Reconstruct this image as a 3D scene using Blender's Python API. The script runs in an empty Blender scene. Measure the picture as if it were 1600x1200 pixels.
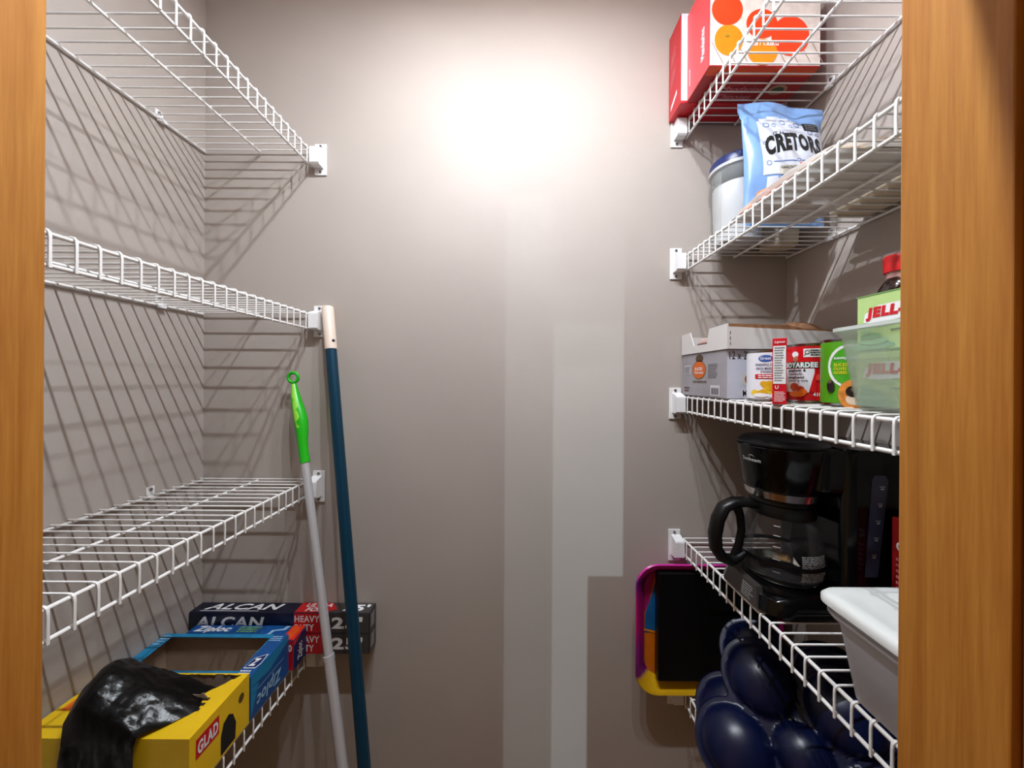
import bpy, bmesh, math, random
from mathutils import Vector, Matrix, noise

# ------------------------------------------------------------------ camera, world, light, exposure
sc = bpy.context.scene
C = sc.collection
random.seed(4)
CZ = 1.40                      # camera height above the floor
F = 530.0                      # focal length in pixels of the 1600 px wide frame
D = 0.962                      # distance camera - back wall
ROLL = 0.0061

cam_d = bpy.data.cameras.new('camera')
cam = bpy.data.objects.new('camera', cam_d); C.objects.link(cam)
cam_d.sensor_width = 36.0
cam_d.lens = F / 1600.0 * 36.0
cam_d.shift_x = -0.005
cam_d.shift_y = -0.005
cam_d.clip_start = 0.01
cam.location = (0, 0, CZ)
cam.rotation_euler = (math.pi / 2, -ROLL, 0)
sc.camera = cam

world = bpy.data.worlds.new('room_light'); sc.world = world
world.use_nodes = True
wbg = world.node_tree.nodes['Background']
wbg.inputs['Color'].default_value = (1.0, 0.64, 0.31, 1)
wbg.inputs['Strength'].default_value = 0.29

sun_d = bpy.data.lights.new('daylight', 'SUN')
sun_d.energy = 0.85; sun_d.color = (0.72, 0.90, 1.0); sun_d.angle = math.radians(0.12)
sun = bpy.data.objects.new('daylight', sun_d); C.objects.link(sun)
sun.location = (0, -6, 2)
sun.rotation_euler = (math.radians(88.8), 0, 0)

BULB_POWER = 9.4
sc.view_settings.view_transform = 'Standard'
sc.view_settings.look = 'None'
sc.view_settings.exposure = 0.08
sc.view_settings.gamma = 1.0
sc.view_settings.use_curve_mapping = False

# ------------------------------------------------------------------ materials
def lin(c):
    return tuple(((v / 255.0) / 12.92 if v / 255.0 <= 0.04045 else ((v / 255.0 + 0.055) / 1.055) ** 2.4) for v in c)

MATS = {}
def mat(name, rgb, rough=0.5, metal=0.0, var=0.0, scale=40.0, bump=0.0, bscale=200.0, coat=0.0, spec=0.5):
    if name in MATS: return MATS[name]
    m = bpy.data.materials.new(name); m.use_nodes = True
    nt = m.node_tree; b = nt.nodes['Principled BSDF']
    c = lin(rgb)
    b.inputs['Base Color'].default_value = (*c, 1)
    b.inputs['Roughness'].default_value = rough
    b.inputs['Metallic'].default_value = metal
    b.inputs['Specular IOR Level'].default_value = spec
    b.inputs['Coat Weight'].default_value = coat
    if var > 0 or bump > 0:
        tc = nt.nodes.new('ShaderNodeTexCoord')
    if var > 0:
        n = nt.nodes.new('ShaderNodeTexNoise'); n.inputs['Scale'].default_value = scale
        n.inputs['Detail'].default_value = 4
        nt.links.new(tc.outputs['Object'], n.inputs['Vector'])
        r = nt.nodes.new('ShaderNodeValToRGB')
        r.color_ramp.elements[0].position = 0.3; r.color_ramp.elements[1].position = 0.7
        r.color_ramp.elements[0].color = (*[v * (1 - var) for v in c], 1)
        r.color_ramp.elements[1].color = (*[min(1, v * (1 + var)) for v in c], 1)
        nt.links.new(n.outputs['Fac'], r.inputs['Fac'])
        nt.links.new(r.outputs['Color'], b.inputs['Base Color'])
    if bump > 0:
        n2 = nt.nodes.new('ShaderNodeTexNoise'); n2.inputs['Scale'].default_value = bscale
        nt.links.new(tc.outputs['Object'], n2.inputs['Vector'])
        bp = nt.nodes.new('ShaderNodeBump'); bp.inputs['Strength'].default_value = bump
        bp.inputs['Distance'].default_value = 0.002
        nt.links.new(n2.outputs['Fac'], bp.inputs['Height'])
        nt.links.new(bp.outputs['Normal'], b.inputs['Normal'])
    MATS[name] = m
    return m

def mat_film(name, rgb, opac, rough=0.15, gloss=0.5):
    """thin clear or frosted plastic / glass film: transparent + tinted diffuse + a glossy skin"""
    if name in MATS: return MATS[name]
    m = bpy.data.materials.new(name); m.use_nodes = True
    nt = m.node_tree; b = nt.nodes['Principled BSDF']; out = nt.nodes['Material Output']
    b.inputs['Base Color'].default_value = (*lin(rgb), 1)
    b.inputs['Roughness'].default_value = rough
    tr = nt.nodes.new('ShaderNodeBsdfTransparent')
    mx = nt.nodes.new('ShaderNodeMixShader')
    fr = nt.nodes.new('ShaderNodeFresnel'); fr.inputs['IOR'].default_value = 1.45
    mth = nt.nodes.new('ShaderNodeMath'); mth.operation = 'MULTIPLY_ADD'
    mth.inputs[1].default_value = gloss; mth.inputs[2].default_value = opac
    mth.use_clamp = True
    nt.links.new(fr.outputs['Fac'], mth.inputs[0])
    nt.links.new(mth.outputs[0], mx.inputs['Fac'])
    nt.links.new(tr.outputs[0], mx.inputs[1]); nt.links.new(b.outputs[0], mx.inputs[2])
    nt.links.new(mx.outputs[0], out.inputs['Surface'])
    MATS[name] = m
    return m

def mat_wood(name, dark, light):
    if name in MATS: return MATS[name]
    m = bpy.data.materials.new(name); m.use_nodes = True
    nt = m.node_tree; b = nt.nodes['Principled BSDF']
    tc = nt.nodes.new('ShaderNodeTexCoord'); mp = nt.nodes.new('ShaderNodeMapping')
    mp.inputs['Scale'].default_value = (34, 34, 1.1)
    nt.links.new(tc.outputs['Object'], mp.inputs['Vector'])
    n = nt.nodes.new('ShaderNodeTexNoise'); n.inputs['Scale'].default_value = 3.0
    n.inputs['Detail'].default_value = 7; n.inputs['Roughness'].default_value = 0.62; n.inputs['Distortion'].default_value = 0.6
    nt.links.new(mp.outputs[0], n.inputs['Vector'])
    mp2 = nt.nodes.new('ShaderNodeMapping'); mp2.inputs['Scale'].default_value = (420, 420, 22)
    nt.links.new(tc.outputs['Object'], mp2.inputs['Vector'])
    n2 = nt.nodes.new('ShaderNodeTexNoise'); n2.inputs['Scale'].default_value = 1.0; n2.inputs['Detail'].default_value = 3
    nt.links.new(mp2.outputs[0], n2.inputs['Vector'])
    mx = nt.nodes.new('ShaderNodeMath'); mx.operation = 'MULTIPLY_ADD'; mx.inputs[1].default_value = 0.30
    nt.links.new(n2.outputs['Fac'], mx.inputs[0])
    sub = nt.nodes.new('ShaderNodeMath'); sub.operation = 'SUBTRACT'; sub.inputs[1].default_value = 0.15
    nt.links.new(n.outputs['Fac'], sub.inputs[0]); nt.links.new(sub.outputs[0], mx.inputs[2])
    r = nt.nodes.new('ShaderNodeValToRGB')
    r.color_ramp.elements[0].position = 0.22; r.color_ramp.elements[1].position = 0.78
    r.color_ramp.elements[0].color = (*lin(dark), 1); r.color_ramp.elements[1].color = (*lin(light), 1)
    nt.links.new(mx.outputs[0], r.inputs['Fac']); nt.links.new(r.outputs['Color'], b.inputs['Base Color'])
    b.inputs['Roughness'].default_value = 0.42
    MATS[name] = m
    return m

WALL = mat('greige_wall_paint', (178, 168, 161), 0.54, spec=0.20, var=0.035, scale=3.0, bump=0.10, bscale=260)
WHITE_WIRE = mat('white_vinyl_wire', (236, 234, 232), 0.35)
WHITE_PL = mat('white_plastic', (238, 237, 238), 0.38)
STEEL = mat('screw_steel', (150, 148, 146), 0.35, 1.0)
DARKHOLE = mat('dark_slot', (40, 38, 36), 0.8)
WOOD = mat_wood('honey_oak', (158, 92, 20), (200, 138, 58))
CEIL = mat('white_ceiling_paint', (225, 222, 218), 0.8, bump=0.3, bscale=120)
FLOOR = mat_wood('brown_floor_wood', (120, 82, 52), (160, 112, 74))
BASEB = mat('white_baseboard', (228, 224, 218), 0.45)
BLACK_PRINT = mat('black_print', (16, 16, 18), 0.45)
WHITE_PRINT = mat('white_print', (238, 238, 240), 0.45)
GREY_PRINT = mat('grey_print', (110, 110, 116), 0.5)
RED_PRINT = mat('red_print', (206, 18, 32), 0.4)

# ------------------------------------------------------------------ mesh helpers (z given relative to the camera height)
def bm_box(bm, x0, x1, y0, y1, z0, z1, bev=0.0, seg=2):
    x0, x1 = min(x0, x1), max(x0, x1); y0, y1 = min(y0, y1), max(y0, y1); z0, z1 = min(z0, z1), max(z0, z1)
    vs = [bm.verts.new(p) for p in ((x0,y0,z0),(x1,y0,z0),(x1,y1,z0),(x0,y1,z0),(x0,y0,z1),(x1,y0,z1),(x1,y1,z1),(x0,y1,z1))]
    fs = [bm.faces.new([vs[i] for i in q]) for q in ((3,2,1,0),(4,5,6,7),(0,1,5,4),(1,2,6,5),(2,3,7,6),(3,0,4,7))]
    if bev > 0:
        es = list({e for f in fs for e in f.edges})
        bmesh.ops.bevel(bm, geom=es, offset=bev, segments=seg, profile=0.5, affect='EDGES')
    return bm

def box(*a, **k):
    bm = bmesh.new(); bm_box(bm, *a, **k); return bm

def bm_tube(bm, path, r, n=8, cap=True, flat=None, closed=False):
    """sweep a circle (or ellipse with flat=(a,b)) along a path; r may be a list"""
    pts = [Vector(p) for p in path]; m = len(pts)
    rs = r if isinstance(r, (list, tuple)) else [r] * m
    rings = []; up = None
    for i, p in enumerate(pts):
        if closed: t = pts[(i + 1) % m] - pts[i - 1]
        else: t = pts[min(i + 1, m - 1)] - pts[max(i - 1, 0)]
        t.normalize()
        if up is None:
            up = Vector((0, 0, 1)) if abs(t.z) < 0.9 else Vector((0, 1, 0))
        a = (up - t * up.dot(t))
        if a.length < 1e-6: a = t.orthogonal()
        a.normalize(); up = a; b = t.cross(a)
        fa, fb = flat if flat else (1, 1)
        rings.append([bm.verts.new(p + a * (math.cos(2*math.pi*k/n) * rs[i] * fa) + b * (math.sin(2*math.pi*k/n) * rs[i] * fb)) for k in range(n)])
    for i in range(m if closed else m - 1):
        A, B = rings[i], rings[(i + 1) % m]
        for k in range(n):
            bm.faces.new((A[k], A[(k+1)%n], B[(k+1)%n], B[k]))
    if cap and not closed:
        bm.faces.new(rings[0][::-1]); bm.faces.new(rings[-1])
    return bm

def tube(*a, **k):
    bm = bmesh.new(); bm_tube(bm, *a, **k); return bm

def bm_lathe(bm, cx, cy, prof, n=32, cap0=True, cap1=True):
    rings = [[bm.verts.new((cx + r*math.cos(2*math.pi*k/n), cy + r*math.sin(2*math.pi*k/n), z)) for k in range(n)] for r, z in prof]
    for A, B in zip(rings, rings[1:]):
        for k in range(n):
            bm.faces.new((A[k], A[(k+1)%n], B[(k+1)%n], B[k]))
    if cap0: bm.faces.new(rings[0][::-1])
    if cap1: bm.faces.new(rings[-1])
    return bm

def lathe(*a, **k):
    bm = bmesh.new(); bm_lathe(bm, *a, **k); return bm

def prism(pts, y0, y1, axis='y'):
    """closed outline extruded along an axis; pts are (x,z) for y, (y,z) for x, (x,y) for z"""
    bm = bmesh.new()
    def P(p, t):
        return (p[0], t, p[1]) if axis == 'y' else ((t, p[0], p[1]) if axis == 'x' else (p[0], p[1], t))
    A = [bm.verts.new(P(p, y0)) for p in pts]; B = [bm.verts.new(P(p, y1)) for p in pts]
    bm.faces.new(A); bm.faces.new(B[::-1])
    n = len(pts)
    for i in range(n):
        bm.faces.new((A[i], B[i], B[(i+1)%n], A[(i+1)%n]))
    bmesh.ops.recalc_face_normals(bm, faces=bm.faces)
    return bm

def rrect(x0, x1, y0, y1, r, n=6):
    out = []
    for cx, cy, a0 in ((x1-r, y1-r, 0), (x0+r, y1-r, 90), (x0+r, y0+r, 180), (x1-r, y0+r, 270)):
        for k in range(n + 1):
            a = math.radians(a0 + 90.0 * k / n)
            out.append((cx + r*math.cos(a), cy + r*math.sin(a)))
    return out

def loft(rings, cap0=True, cap1=True):
    bm = bmesh.new()
    R = [[bm.verts.new(p) for p in ring] for ring in rings]
    n = len(R[0])
    for A, B in zip(R, R[1:]):
        for k in range(n):
            bm.faces.new((A[k], A[(k+1)%n], B[(k+1)%n], B[k]))
    if cap0: bm.faces.new(R[0][::-1])
    if cap1: bm.faces.new(R[-1])
    bmesh.ops.recalc_face_normals(bm, faces=bm.faces)
    return bm

def to_mesh(name, bm, m, smooth=False, dz=CZ):
    me = bpy.data.meshes.new(name)
    bmesh.ops.recalc_face_normals(bm, faces=bm.faces)
    if dz: bmesh.ops.translate(bm, vec=(0, 0, dz), verts=bm.verts)
    bm.to_mesh(me); bm.free()
    me.materials.append(m)
    if smooth:
        me.polygons.foreach_set('use_smooth', [True] * len(me.polygons))
        me.set_sharp_from_angle(angle=math.radians(smooth if smooth is not True else 38))
    return me

def inv(parent):
    return Matrix.Translation(-parent.location) if parent.type == 'EMPTY' else Matrix.Identity(4)

def link(name, me, parent, label=None):
    o = bpy.data.objects.new(name, me); C.objects.link(o)
    if parent:
        o.parent = parent; o.matrix_parent_inverse = inv(parent)
    if label: o['label'] = label
    return o

def part(name, bm, m, parent, smooth=False, label=None):
    return link(name, to_mesh(name, bm, m, smooth), parent, label)

def thing(name, label, cat, base, group=None):
    o = bpy.data.objects.new(name, None); C.objects.link(o)
    o.empty_display_size = 0.02
    o.location = (base[0], base[1], base[2] + CZ)
    o['label'] = label; o['category'] = cat
    if group: o['group'] = group
    return o

def struct(name, bm, m, parent=None, smooth=False):
    o = link(name, to_mesh(name, bm, m, smooth), parent)
    if not parent: o['kind'] = 'structure'
    return o

# ------------------------------------------------------------------ printed graphics: thin decals on flat, round or puffy surfaces
class Flat:
    def __init__(s, o, u, v): s.o, s.u, s.v = Vector(o), Vector(u), Vector(v); s.n = s.u.cross(s.v)
    def __call__(s, u, v, e): return s.o + s.u * u + s.v * v + s.n * e
def front(x, y, z): return Flat((x, y, z), (1, 0, 0), (0, 0, 1))            # faces the door
def leftf(x, y, z): return Flat((x, y, z), (0, -1, 0), (0, 0, 1))           # faces -X
def rightf(x, y, z): return Flat((x, y, z), (0, 1, 0), (0, 0, 1))           # faces +X
def topf(x, y, z): return Flat((x, y, z), (1, 0, 0), (0, 1, 0))
def bottomf(x, y, z): return Flat((x, y, z), (1, 0, 0), (0, -1, 0))
class Cyl:
    def __init__(s, cx, cy, r, z, phi=0.0): s.cx, s.cy, s.r, s.z, s.phi = cx, cy, r, z, phi
    def __call__(s, u, v, e):
        a = s.phi + u / s.r; rr = s.r + e
        return Vector((s.cx + rr * math.sin(a), s.cy - rr * math.cos(a), s.z + v))

E0 = 0.0005
def d_rects(name, S, rects, m, parent, e=E0, nu=1, label=None):
    bm = bmesh.new()
    for u0, u1, v0, v1 in rects:
        lo = [bm.verts.new(S(u0 + (u1-u0)*k/nu, v0, e)) for k in range(nu+1)]
        hi = [bm.verts.new(S(u0 + (u1-u0)*k/nu, v1, e)) for k in range(nu+1)]
        for k in range(nu): bm.faces.new((lo[k], lo[k+1], hi[k+1], hi[k]))
    return part(name, bm, m, parent, label=label)

def d_ellipse(name, S, els, m, parent, e=E0, n=28, label=None):
    bm = bmesh.new()
    for cu, cv, ru, rv in els:
        c = bm.verts.new(S(cu, cv, e)); prev = None
        rings = []
        for f in (0.5, 1.0):
            rings.append([bm.verts.new(S(cu + ru*f*math.cos(2*math.pi*k/n), cv + rv*f*math.sin(2*math.pi*k/n), e)) for k in range(n)])
        for k in range(n):
            bm.faces.new((c, rings[0][k], rings[0][(k+1)%n]))
            bm.faces.new((rings[0][k], rings[1][k], rings[1][(k+1)%n], rings[0][(k+1)%n]))
    return part(name, bm, m, parent, label=label)

def d_poly(name, S, polys, m, parent, e=E0, label=None):
    bm = bmesh.new()
    for pts in polys:
        bm.faces.new([bm.verts.new(S(u, v, e)) for u, v in pts])
    bmesh.ops.triangulate(bm, faces=bm.faces)
    return part(name, bm, m, parent, label=label)

_TX = {}
def text_geom(body, bold=0.0, shear=0.0):
    k = (body, bold, shear)
    if k in _TX: return _TX[k]
    cu = bpy.data.curves.new('lettering_curve', 'FONT')
    cu.body = body; cu.offset = bold; cu.shear = shear; cu.align_x = 'LEFT'; cu.resolution_u = 3
    if bold > 0: cu.space_character = 1.0 + bold * 2.5
    ob = bpy.data.objects.new('lettering_curve', cu)
    me = bpy.data.meshes.new_from_object(ob)
    vs = [(v.co.x, v.co.y) for v in me.vertices]; fs = [tuple(p.vertices) for p in me.polygons]
    bpy.data.meshes.remove(me); bpy.data.objects.remove(ob); bpy.data.curves.remove(cu)
    if vs:
        x0 = min(v[0] for v in vs); x1 = max(v[0] for v in vs); y0 = min(v[1] for v in vs); y1 = max(v[1] for v in vs)
        vs = [((x-x0)/(x1-x0+1e-9), (y-y0)/(y1-y0+1e-9)) for x, y in vs]
    _TX[k] = (vs, fs)
    return _TX[k]

def d_text(S, body, u0, u1, v0, v1, m, parent, bold=0.02, shear=0.0, e=E0*2, arc=0.0, name='lettering', label=None):
    """fit the text into the box u0..u1, v0..v1 of surface S; arc lifts the middle"""
    vs, fs = text_geom(body, bold, shear)
    bm = bmesh.new()
    V = [bm.verts.new((x, y, 0)) for x, y in vs]
    for f in fs:
        try: bm.faces.new([V[i] for i in f])
        except ValueError: pass
    if not isinstance(S, Flat):
        n = max(2, len(body)) * 2.5
        bmesh.ops.triangulate(bm, faces=bm.faces)
        for axis, cnt in ((0, int(n)), (1, 5)):
            for k in range(1, cnt):
                no = (1, 0, 0) if axis == 0 else (0, 1, 0)
                bmesh.ops.bisect_plane(bm, geom=bm.verts[:] + bm.edges[:] + bm.faces[:], plane_co=[c * k / cnt for c in no], plane_no=no)
    for v in bm.verts:
        x, y = v.co.x, v.co.y
        v.co = S(u0 + (u1-u0)*x, v0 + (v1-v0)*y + arc*(1 - (2*x-1)**2), e)
    return part(name, bm, m, parent, label=label)

def lines(S, u0, u1, v0, v1, n, m, parent, e=E0*2, fill=0.5, seed=0, name='fine_print', nu=1, ragged=0.3):
    r = random.Random(seed); h = (v1 - v0) / n; rc = []
    for k in range(n):
        v = v1 - h * (k + 1); u = u0; end = u1 - (u1-u0) * ragged * r.random()
        while u < end - 1e-5:
            w = (u1-u0) * r.uniform(0.08, 0.25)
            rc.append((u, min(u + w, end), v + h*(1-fill)/2, v + h*(1+fill)/2)); u += w + (u1-u0) * 0.03
    return d_rects(name, S, rc, m, parent, e, nu)

# ================================================================== THE ROOM SHELL
XL, XR = -0.889, 0.762
YF = 0.325                    # pantry side of the door wall
YN = 0.250                    # room side of the door wall
JL, JR = -0.4525, 0.366       # door opening
ZF, ZC = -CZ, 2.53 - CZ
HEAD = 2.05 - CZ
struct('floor', box(-2.2, 2.2, -3.0, D + 0.1, ZF - 0.05, ZF), FLOOR)
struct('ceiling', box(-1.6, 1.6, YN - 0.02, D + 0.1, ZC, ZC + 0.05), CEIL)
struct('wall_back', box(XL - 0.08, XR + 0.08, D, D + 0.08, ZF, ZC), WALL)
struct('wall_left', box(XL - 0.08, XL, YF, D, ZF, ZC), WALL)
struct('wall_right', box(XR, XR + 0.08, YF, D, ZF, ZC), WALL)
struct('wall_front_left', box(-1.6, JL - 0.018, YN, YF, ZF, ZC), WALL)
struct('wall_front_right', box(JR + 0.018, 1.6, YN, YF, ZF, ZC), WALL)
struct('wall_front_top', box(JL - 0.018, JR + 0.018, YN, YF, HEAD + 0.018, ZC), WALL)
# door lining and casing, honey oak
struct('trim_1', box(JL - 0.018, JL, YN, YF, ZF, HEAD, bev=0.0012), WOOD)
struct('trim_2', box(JR, JR + 0.018, YN, YF, ZF, HEAD, bev=0.0012), WOOD)
struct('trim_3', box(JL - 0.018, JR + 0.018, YN, YF, HEAD, HEAD + 0.018), WOOD)
struct('trim_4', box(JL - 0.075, JL - 0.006, YN - 0.014, YN, ZF, HEAD + 0.07, bev=0.003), WOOD)
struct('trim_5', box(JR + 0.006, JR + 0.075, YN - 0.014, YN, ZF, HEAD + 0.07, bev=0.003), WOOD)
struct('trim_6', box(JL - 0.006, JR + 0.006, YN - 0.014, YN, HEAD + 0.006, HEAD + 0.07, bev=0.003), WOOD)
struct('baseboard_back', box(XL, XR, D - 0.012, D, ZF, ZF + 0.09, bev=0.003), BASEB)
struct('baseboard_left', box(XL, XL + 0.012, YF, D - 0.012, ZF, ZF + 0.09, bev=0.003), BASEB)
struct('baseboard_right', box(XR - 0.012, XR, YF, D - 0.012, ZF, ZF + 0.09, bev=0.003), BASEB)

# unseen wall added behind the camera; its slits cut the sun into bands
RW = -3.0
bm = bmesh.new()
sl0, sl1, sl2 = -0.033, 0.103, 0.303            # edges of the two light slits
for x0, x1, z0, z1 in ((-2.2, sl0, ZF, 1.3), (sl2, 2.2, ZF, 1.3), (sl0, sl2, ZF, ZF + 0.1),
                       (sl1 + 0.1, sl2, ZF + 0.1, -0.56 + 0.085), (sl1, sl2, 0.66, 1.3), (sl0, sl1, 0.60, 1.3)):
    bm_box(bm, x0, x1, RW - 0.02, RW, z0, z1)
struct('sun_mask_wall', bm, WALL)
struct('light_film_1', box(sl0, sl1, RW - 0.012, RW - 0.008, ZF + 0.1, 0.60), mat_film('dimming_film', (200, 205, 210), 0.35, gloss=0.1))  # film added in the left slit to dim its band of daylight

for k_, (a_, b_, o_) in enumerate(((0.12, 0.24, 0.10), (0.24, 0.36, 0.26), (0.36, 0.50, 0.44), (0.50, 0.66, 0.62))):   # stepped films added to fade the top of the right light band
    struct('light_film_%d' % (k_ + 2), box(sl1, sl2, RW - 0.012, RW - 0.008, a_, b_), mat_film('fade_film_%d' % k_, (200, 205, 210), o_, gloss=0.1))

# ================================================================== CEILING LIGHT (above the frame): three bulbs on a bar
em = bpy.data.materials.new('lit_bulb'); em.use_nodes = True
_b = em.node_tree.nodes['Principled BSDF']
_b.inputs['Emission Color'].default_value = (0.865, 0.93, 1.0, 1)
_b.inputs['Base Color'].default_value = (0.9, 0.9, 0.9, 1)
ems = {}
def bulb_mat(s):
    m = em.copy(); m.name = 'lit_bulb'
    m.node_tree.nodes['Principled BSDF'].inputs['Emission Strength'].default_value = 30.0 * s
    return m
LY, LZ = 0.385, 1.062
lamp = thing('ceiling_light', 'white ceiling light bar with three small downward spot heads', 'ceiling light', (0, LY, ZC))
part('mounting_bar', box(-0.27, 0.30, LY - 0.03, LY + 0.03, ZC - 0.022, ZC - 0.0005, bev=0.005), WHITE_PL, lamp)
for bx, s in ((-0.205, 0.86), (-0.01, 0.82), (0.235, 0.6)):
    bmb = bmesh.new()
    bm_lathe(bmb, bx, LY, [(0.012, ZC - 0.022), (0.014, LZ + 0.045), (0.030, LZ + 0.030), (0.033, LZ + 0.004), (0.030, LZ + 0.0035), (0.011, LZ + 0.006)], 24)
    hd_ = part('spot_head', bmb, WHITE_PL, lamp, smooth=30)
    part('lamp_lens', lathe(bx, LY, [(0.0085, LZ + 0.0055), (0.0080, LZ + 0.0045)], 20), bulb_mat(s), hd_)
    ld_ = bpy.data.lights.new('spot_light', 'AREA'); ld_.shape = 'DISK'; ld_.size = 0.016
    ld_.energy = BULB_POWER * s; ld_.color = (0.865, 0.93, 1.0)
    lo_ = bpy.data.objects.new('spot_light', ld_); C.objects.link(lo_)
    lo_.parent = lamp; lo_.matrix_parent_inverse = inv(lamp); lo_.location = (bx, LY, CZ + LZ + 0.003)

# ================================================================== WIRE SHELVES
LIP = 0.046
WR, RR = 0.0018, 0.0031
PITCH = 0.0254
SHELF_Y0 = YF + 0.006

def wire_mesh(side, xw, depth):
    """one deck wire: wall -> front rail, bent down over it to the lip rail; z 0 is the deck top"""
    s = 1 if side == 'L' else -1
    pts = [(0.001, -WR), (depth - 0.008, -WR), (depth - 0.0035, -WR - 0.0010), (depth - 0.0012, -WR - 0.0035), (depth - 0.0006, -0.012), (depth - 0.0006, -LIP - 0.003)]
    bm = tube([(xw + s*u, 0, z) for u, z in pts], WR, n=6)
    return to_mesh('wire', bm, WHITE_WIRE, smooth=60, dz=0)

ORD = ['top', 'second', 'third', 'lowest']
ORDR = ['top', 'second', 'third', 'fourth', 'lowest']
DECK_L = [0.640, 0.183, -0.283, -0.748]
DECK_R = [0.725, 0.352, -0.0425, -0.4425, -0.848]
DL, DR = 0.312, 0.297
XFL, XFR = XL + DL, XR - DR       # front faces of the lips

def make_shelf(side, z, label, clips):
    xw, depth, s = (XL, DL, 1) if side == 'L' else (XR, DR, -1)
    t = thing('wire_shelf', label, 'wire shelf', (xw + s*depth/2, (SHELF_Y0 + D)/2, z - LIP),
              'wire shelves along the left wall' if side == 'L' else 'wire shelves along the right wall')
    y0, y1 = SHELF_Y0, D - 0.004
    for nm, u, dz in (('back_rail', 0.0065, -2*WR - RR), ('middle_rail', depth*0.52, -2*WR - RR),
                      ('front_rail', depth - 0.0025 - WR - RR*0.6, -2*WR - RR*0.9), ('lip_rail', depth - 0.0012 - WR - RR, -LIP)):
        x = xw + s*u
        part(nm, tube([(x, y0, z + dz), (x, y1 - 0.004, z + dz)], RR, n=8), WHITE_WIRE, t, smooth=60)
    wm = WIRE[side]
    y = y1 - 0.006; k = 0
    while y > y0 + 0.004:
        o = link('wire', wm, t); o.location = (0, y, z + CZ)
        y -= PITCH; k += 1
    return t

WIRE = {'L': wire_mesh('L', XL, DL), 'R': wire_mesh('R', XR, DR)}

def make_bracket(side, z, label):
    xf, s = (XFL, 1) if side == 'L' else (XFR, -1)       # s points to the aisle
    x0, x1 = xf + s*0.0015, xf + s*0.0345
    t = thing('shelf_bracket', label, 'bracket', ((x0+x1)/2, D, z - 0.065), 'end brackets on the back wall')
    zt, zb = z + 0.020, z - 0.068
    part('wall_plate', box(x0, x1, D - 0.004, D - 0.0003, zb, zt, bev=0.0008), WHITE_PL, t)
    # socket: sloping block that holds the lip end
    a, b = x0, xf + s*0.027
    y0 = D - 0.030
    pts = [(D - 0.004, z + 0.006), (y0 + 0.002, z - 0.002), (y0, z - 0.006), (y0, z - 0.046), (y0 + 0.004, z - 0.050), (D - 0.004, z - 0.050)]
    part('socket', prism(pts, min(a, b), max(a, b), 'x'), WHITE_PL, t)
    xm = (x0 + x1)/2
    for zs in (z + 0.0125, z - 0.0595):
        bm = bmesh.new()
        bm_tube(bm, [(xm, D - 0.0035, zs), (xm, D - 0.0062, zs)], [0.0042, 0.0034], n=12)
        sc_ = part('screw', bm, STEEL, t, smooth=30)
        part('screw_slot', box(xm - 0.0024, xm + 0.0024, D - 0.0066, D - 0.0061, zs - 0.0006, zs + 0.0006), DARKHOLE, sc_)
    return t

def make_clip(side, y, z, label):
    xw, s = (XL, 1) if side == 'L' else (XR, -1)
    t = thing('wall_clip', label, 'clip', (xw, y, z), 'wall clips under the back rails')
    part('clip_body', box(xw + s*0.0003, xw + s*0.0030, y - 0.009, y + 0.009, z - 0.004, z + 0.016, bev=0.0008), WHITE_PL, t)
    part('hook', prism([(xw + s*0.003, z - 0.004), (xw + s*0.003, z - 0.013), (xw + s*0.013, z - 0.014), (xw + s*0.014, z - 0.006), (xw + s*0.012, z - 0.0105), (xw + s*0.006, z - 0.0105)], y - 0.007, y + 0.007), WHITE_PL, t)
    part('screw', tube([(xw + s*0.0028, y, z + 0.009), (xw + s*0.0052, y, z + 0.009)], [0.0045, 0.0030], n=10), STEEL, t, smooth=30)

SAYL = ['topmost empty white wire shelf on the left wall', 'second white wire shelf from the top on the left wall, empty',
        'third white wire shelf on the left wall, empty, seen from above', 'lowest white wire shelf on the left, under the bag and foil boxes']
SAYR = ['topmost white wire shelf on the right, under the red mandarin boxes', 'white wire shelf on the right carrying the blue snack bag',
        'white wire shelf on the right carrying the cans and grey carton', 'white wire shelf on the right carrying the black coffee maker',
        'lowest white wire shelf on the right, under the navy platters']
for i, z in enumerate(DECK_L):
    make_shelf('L', z, SAYL[i], [])
    make_bracket('L', z, 'white plastic end bracket at the %s left shelf on the back wall' % ORD[i])
for i, z in enumerate(DECK_R):
    make_shelf('R', z, SAYR[i], [])
    make_bracket('R', z, 'white plastic end bracket at the %s right shelf on the back wall' % ORDR[i])
for side, i, px, say in (('L', 0, 245, 'top left'), ('L', 1, 247, 'second left'), ('L', 2, 235, 'third left'),
                         ('R', 0, 1297, 'top right'), ('R', 1, 1300, 'second right')):
    xw = XL if side == 'L' else XR
    y = abs(xw) * F / abs(px - 808)
    make_clip(side, y, (DECK_L if side == 'L' else DECK_R)[i] + 0.0005, 'small white wall clip holding the back of the %s shelf' % say)

# ================================================================== LEFT SIDE: poles
def P(px, py, y):
    dx, dy = px - 808, py - 592
    ux, uy = dx + dy*ROLL, dy - dx*ROLL
    return Vector((ux/F*y, y, -uy/F*y))

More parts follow.
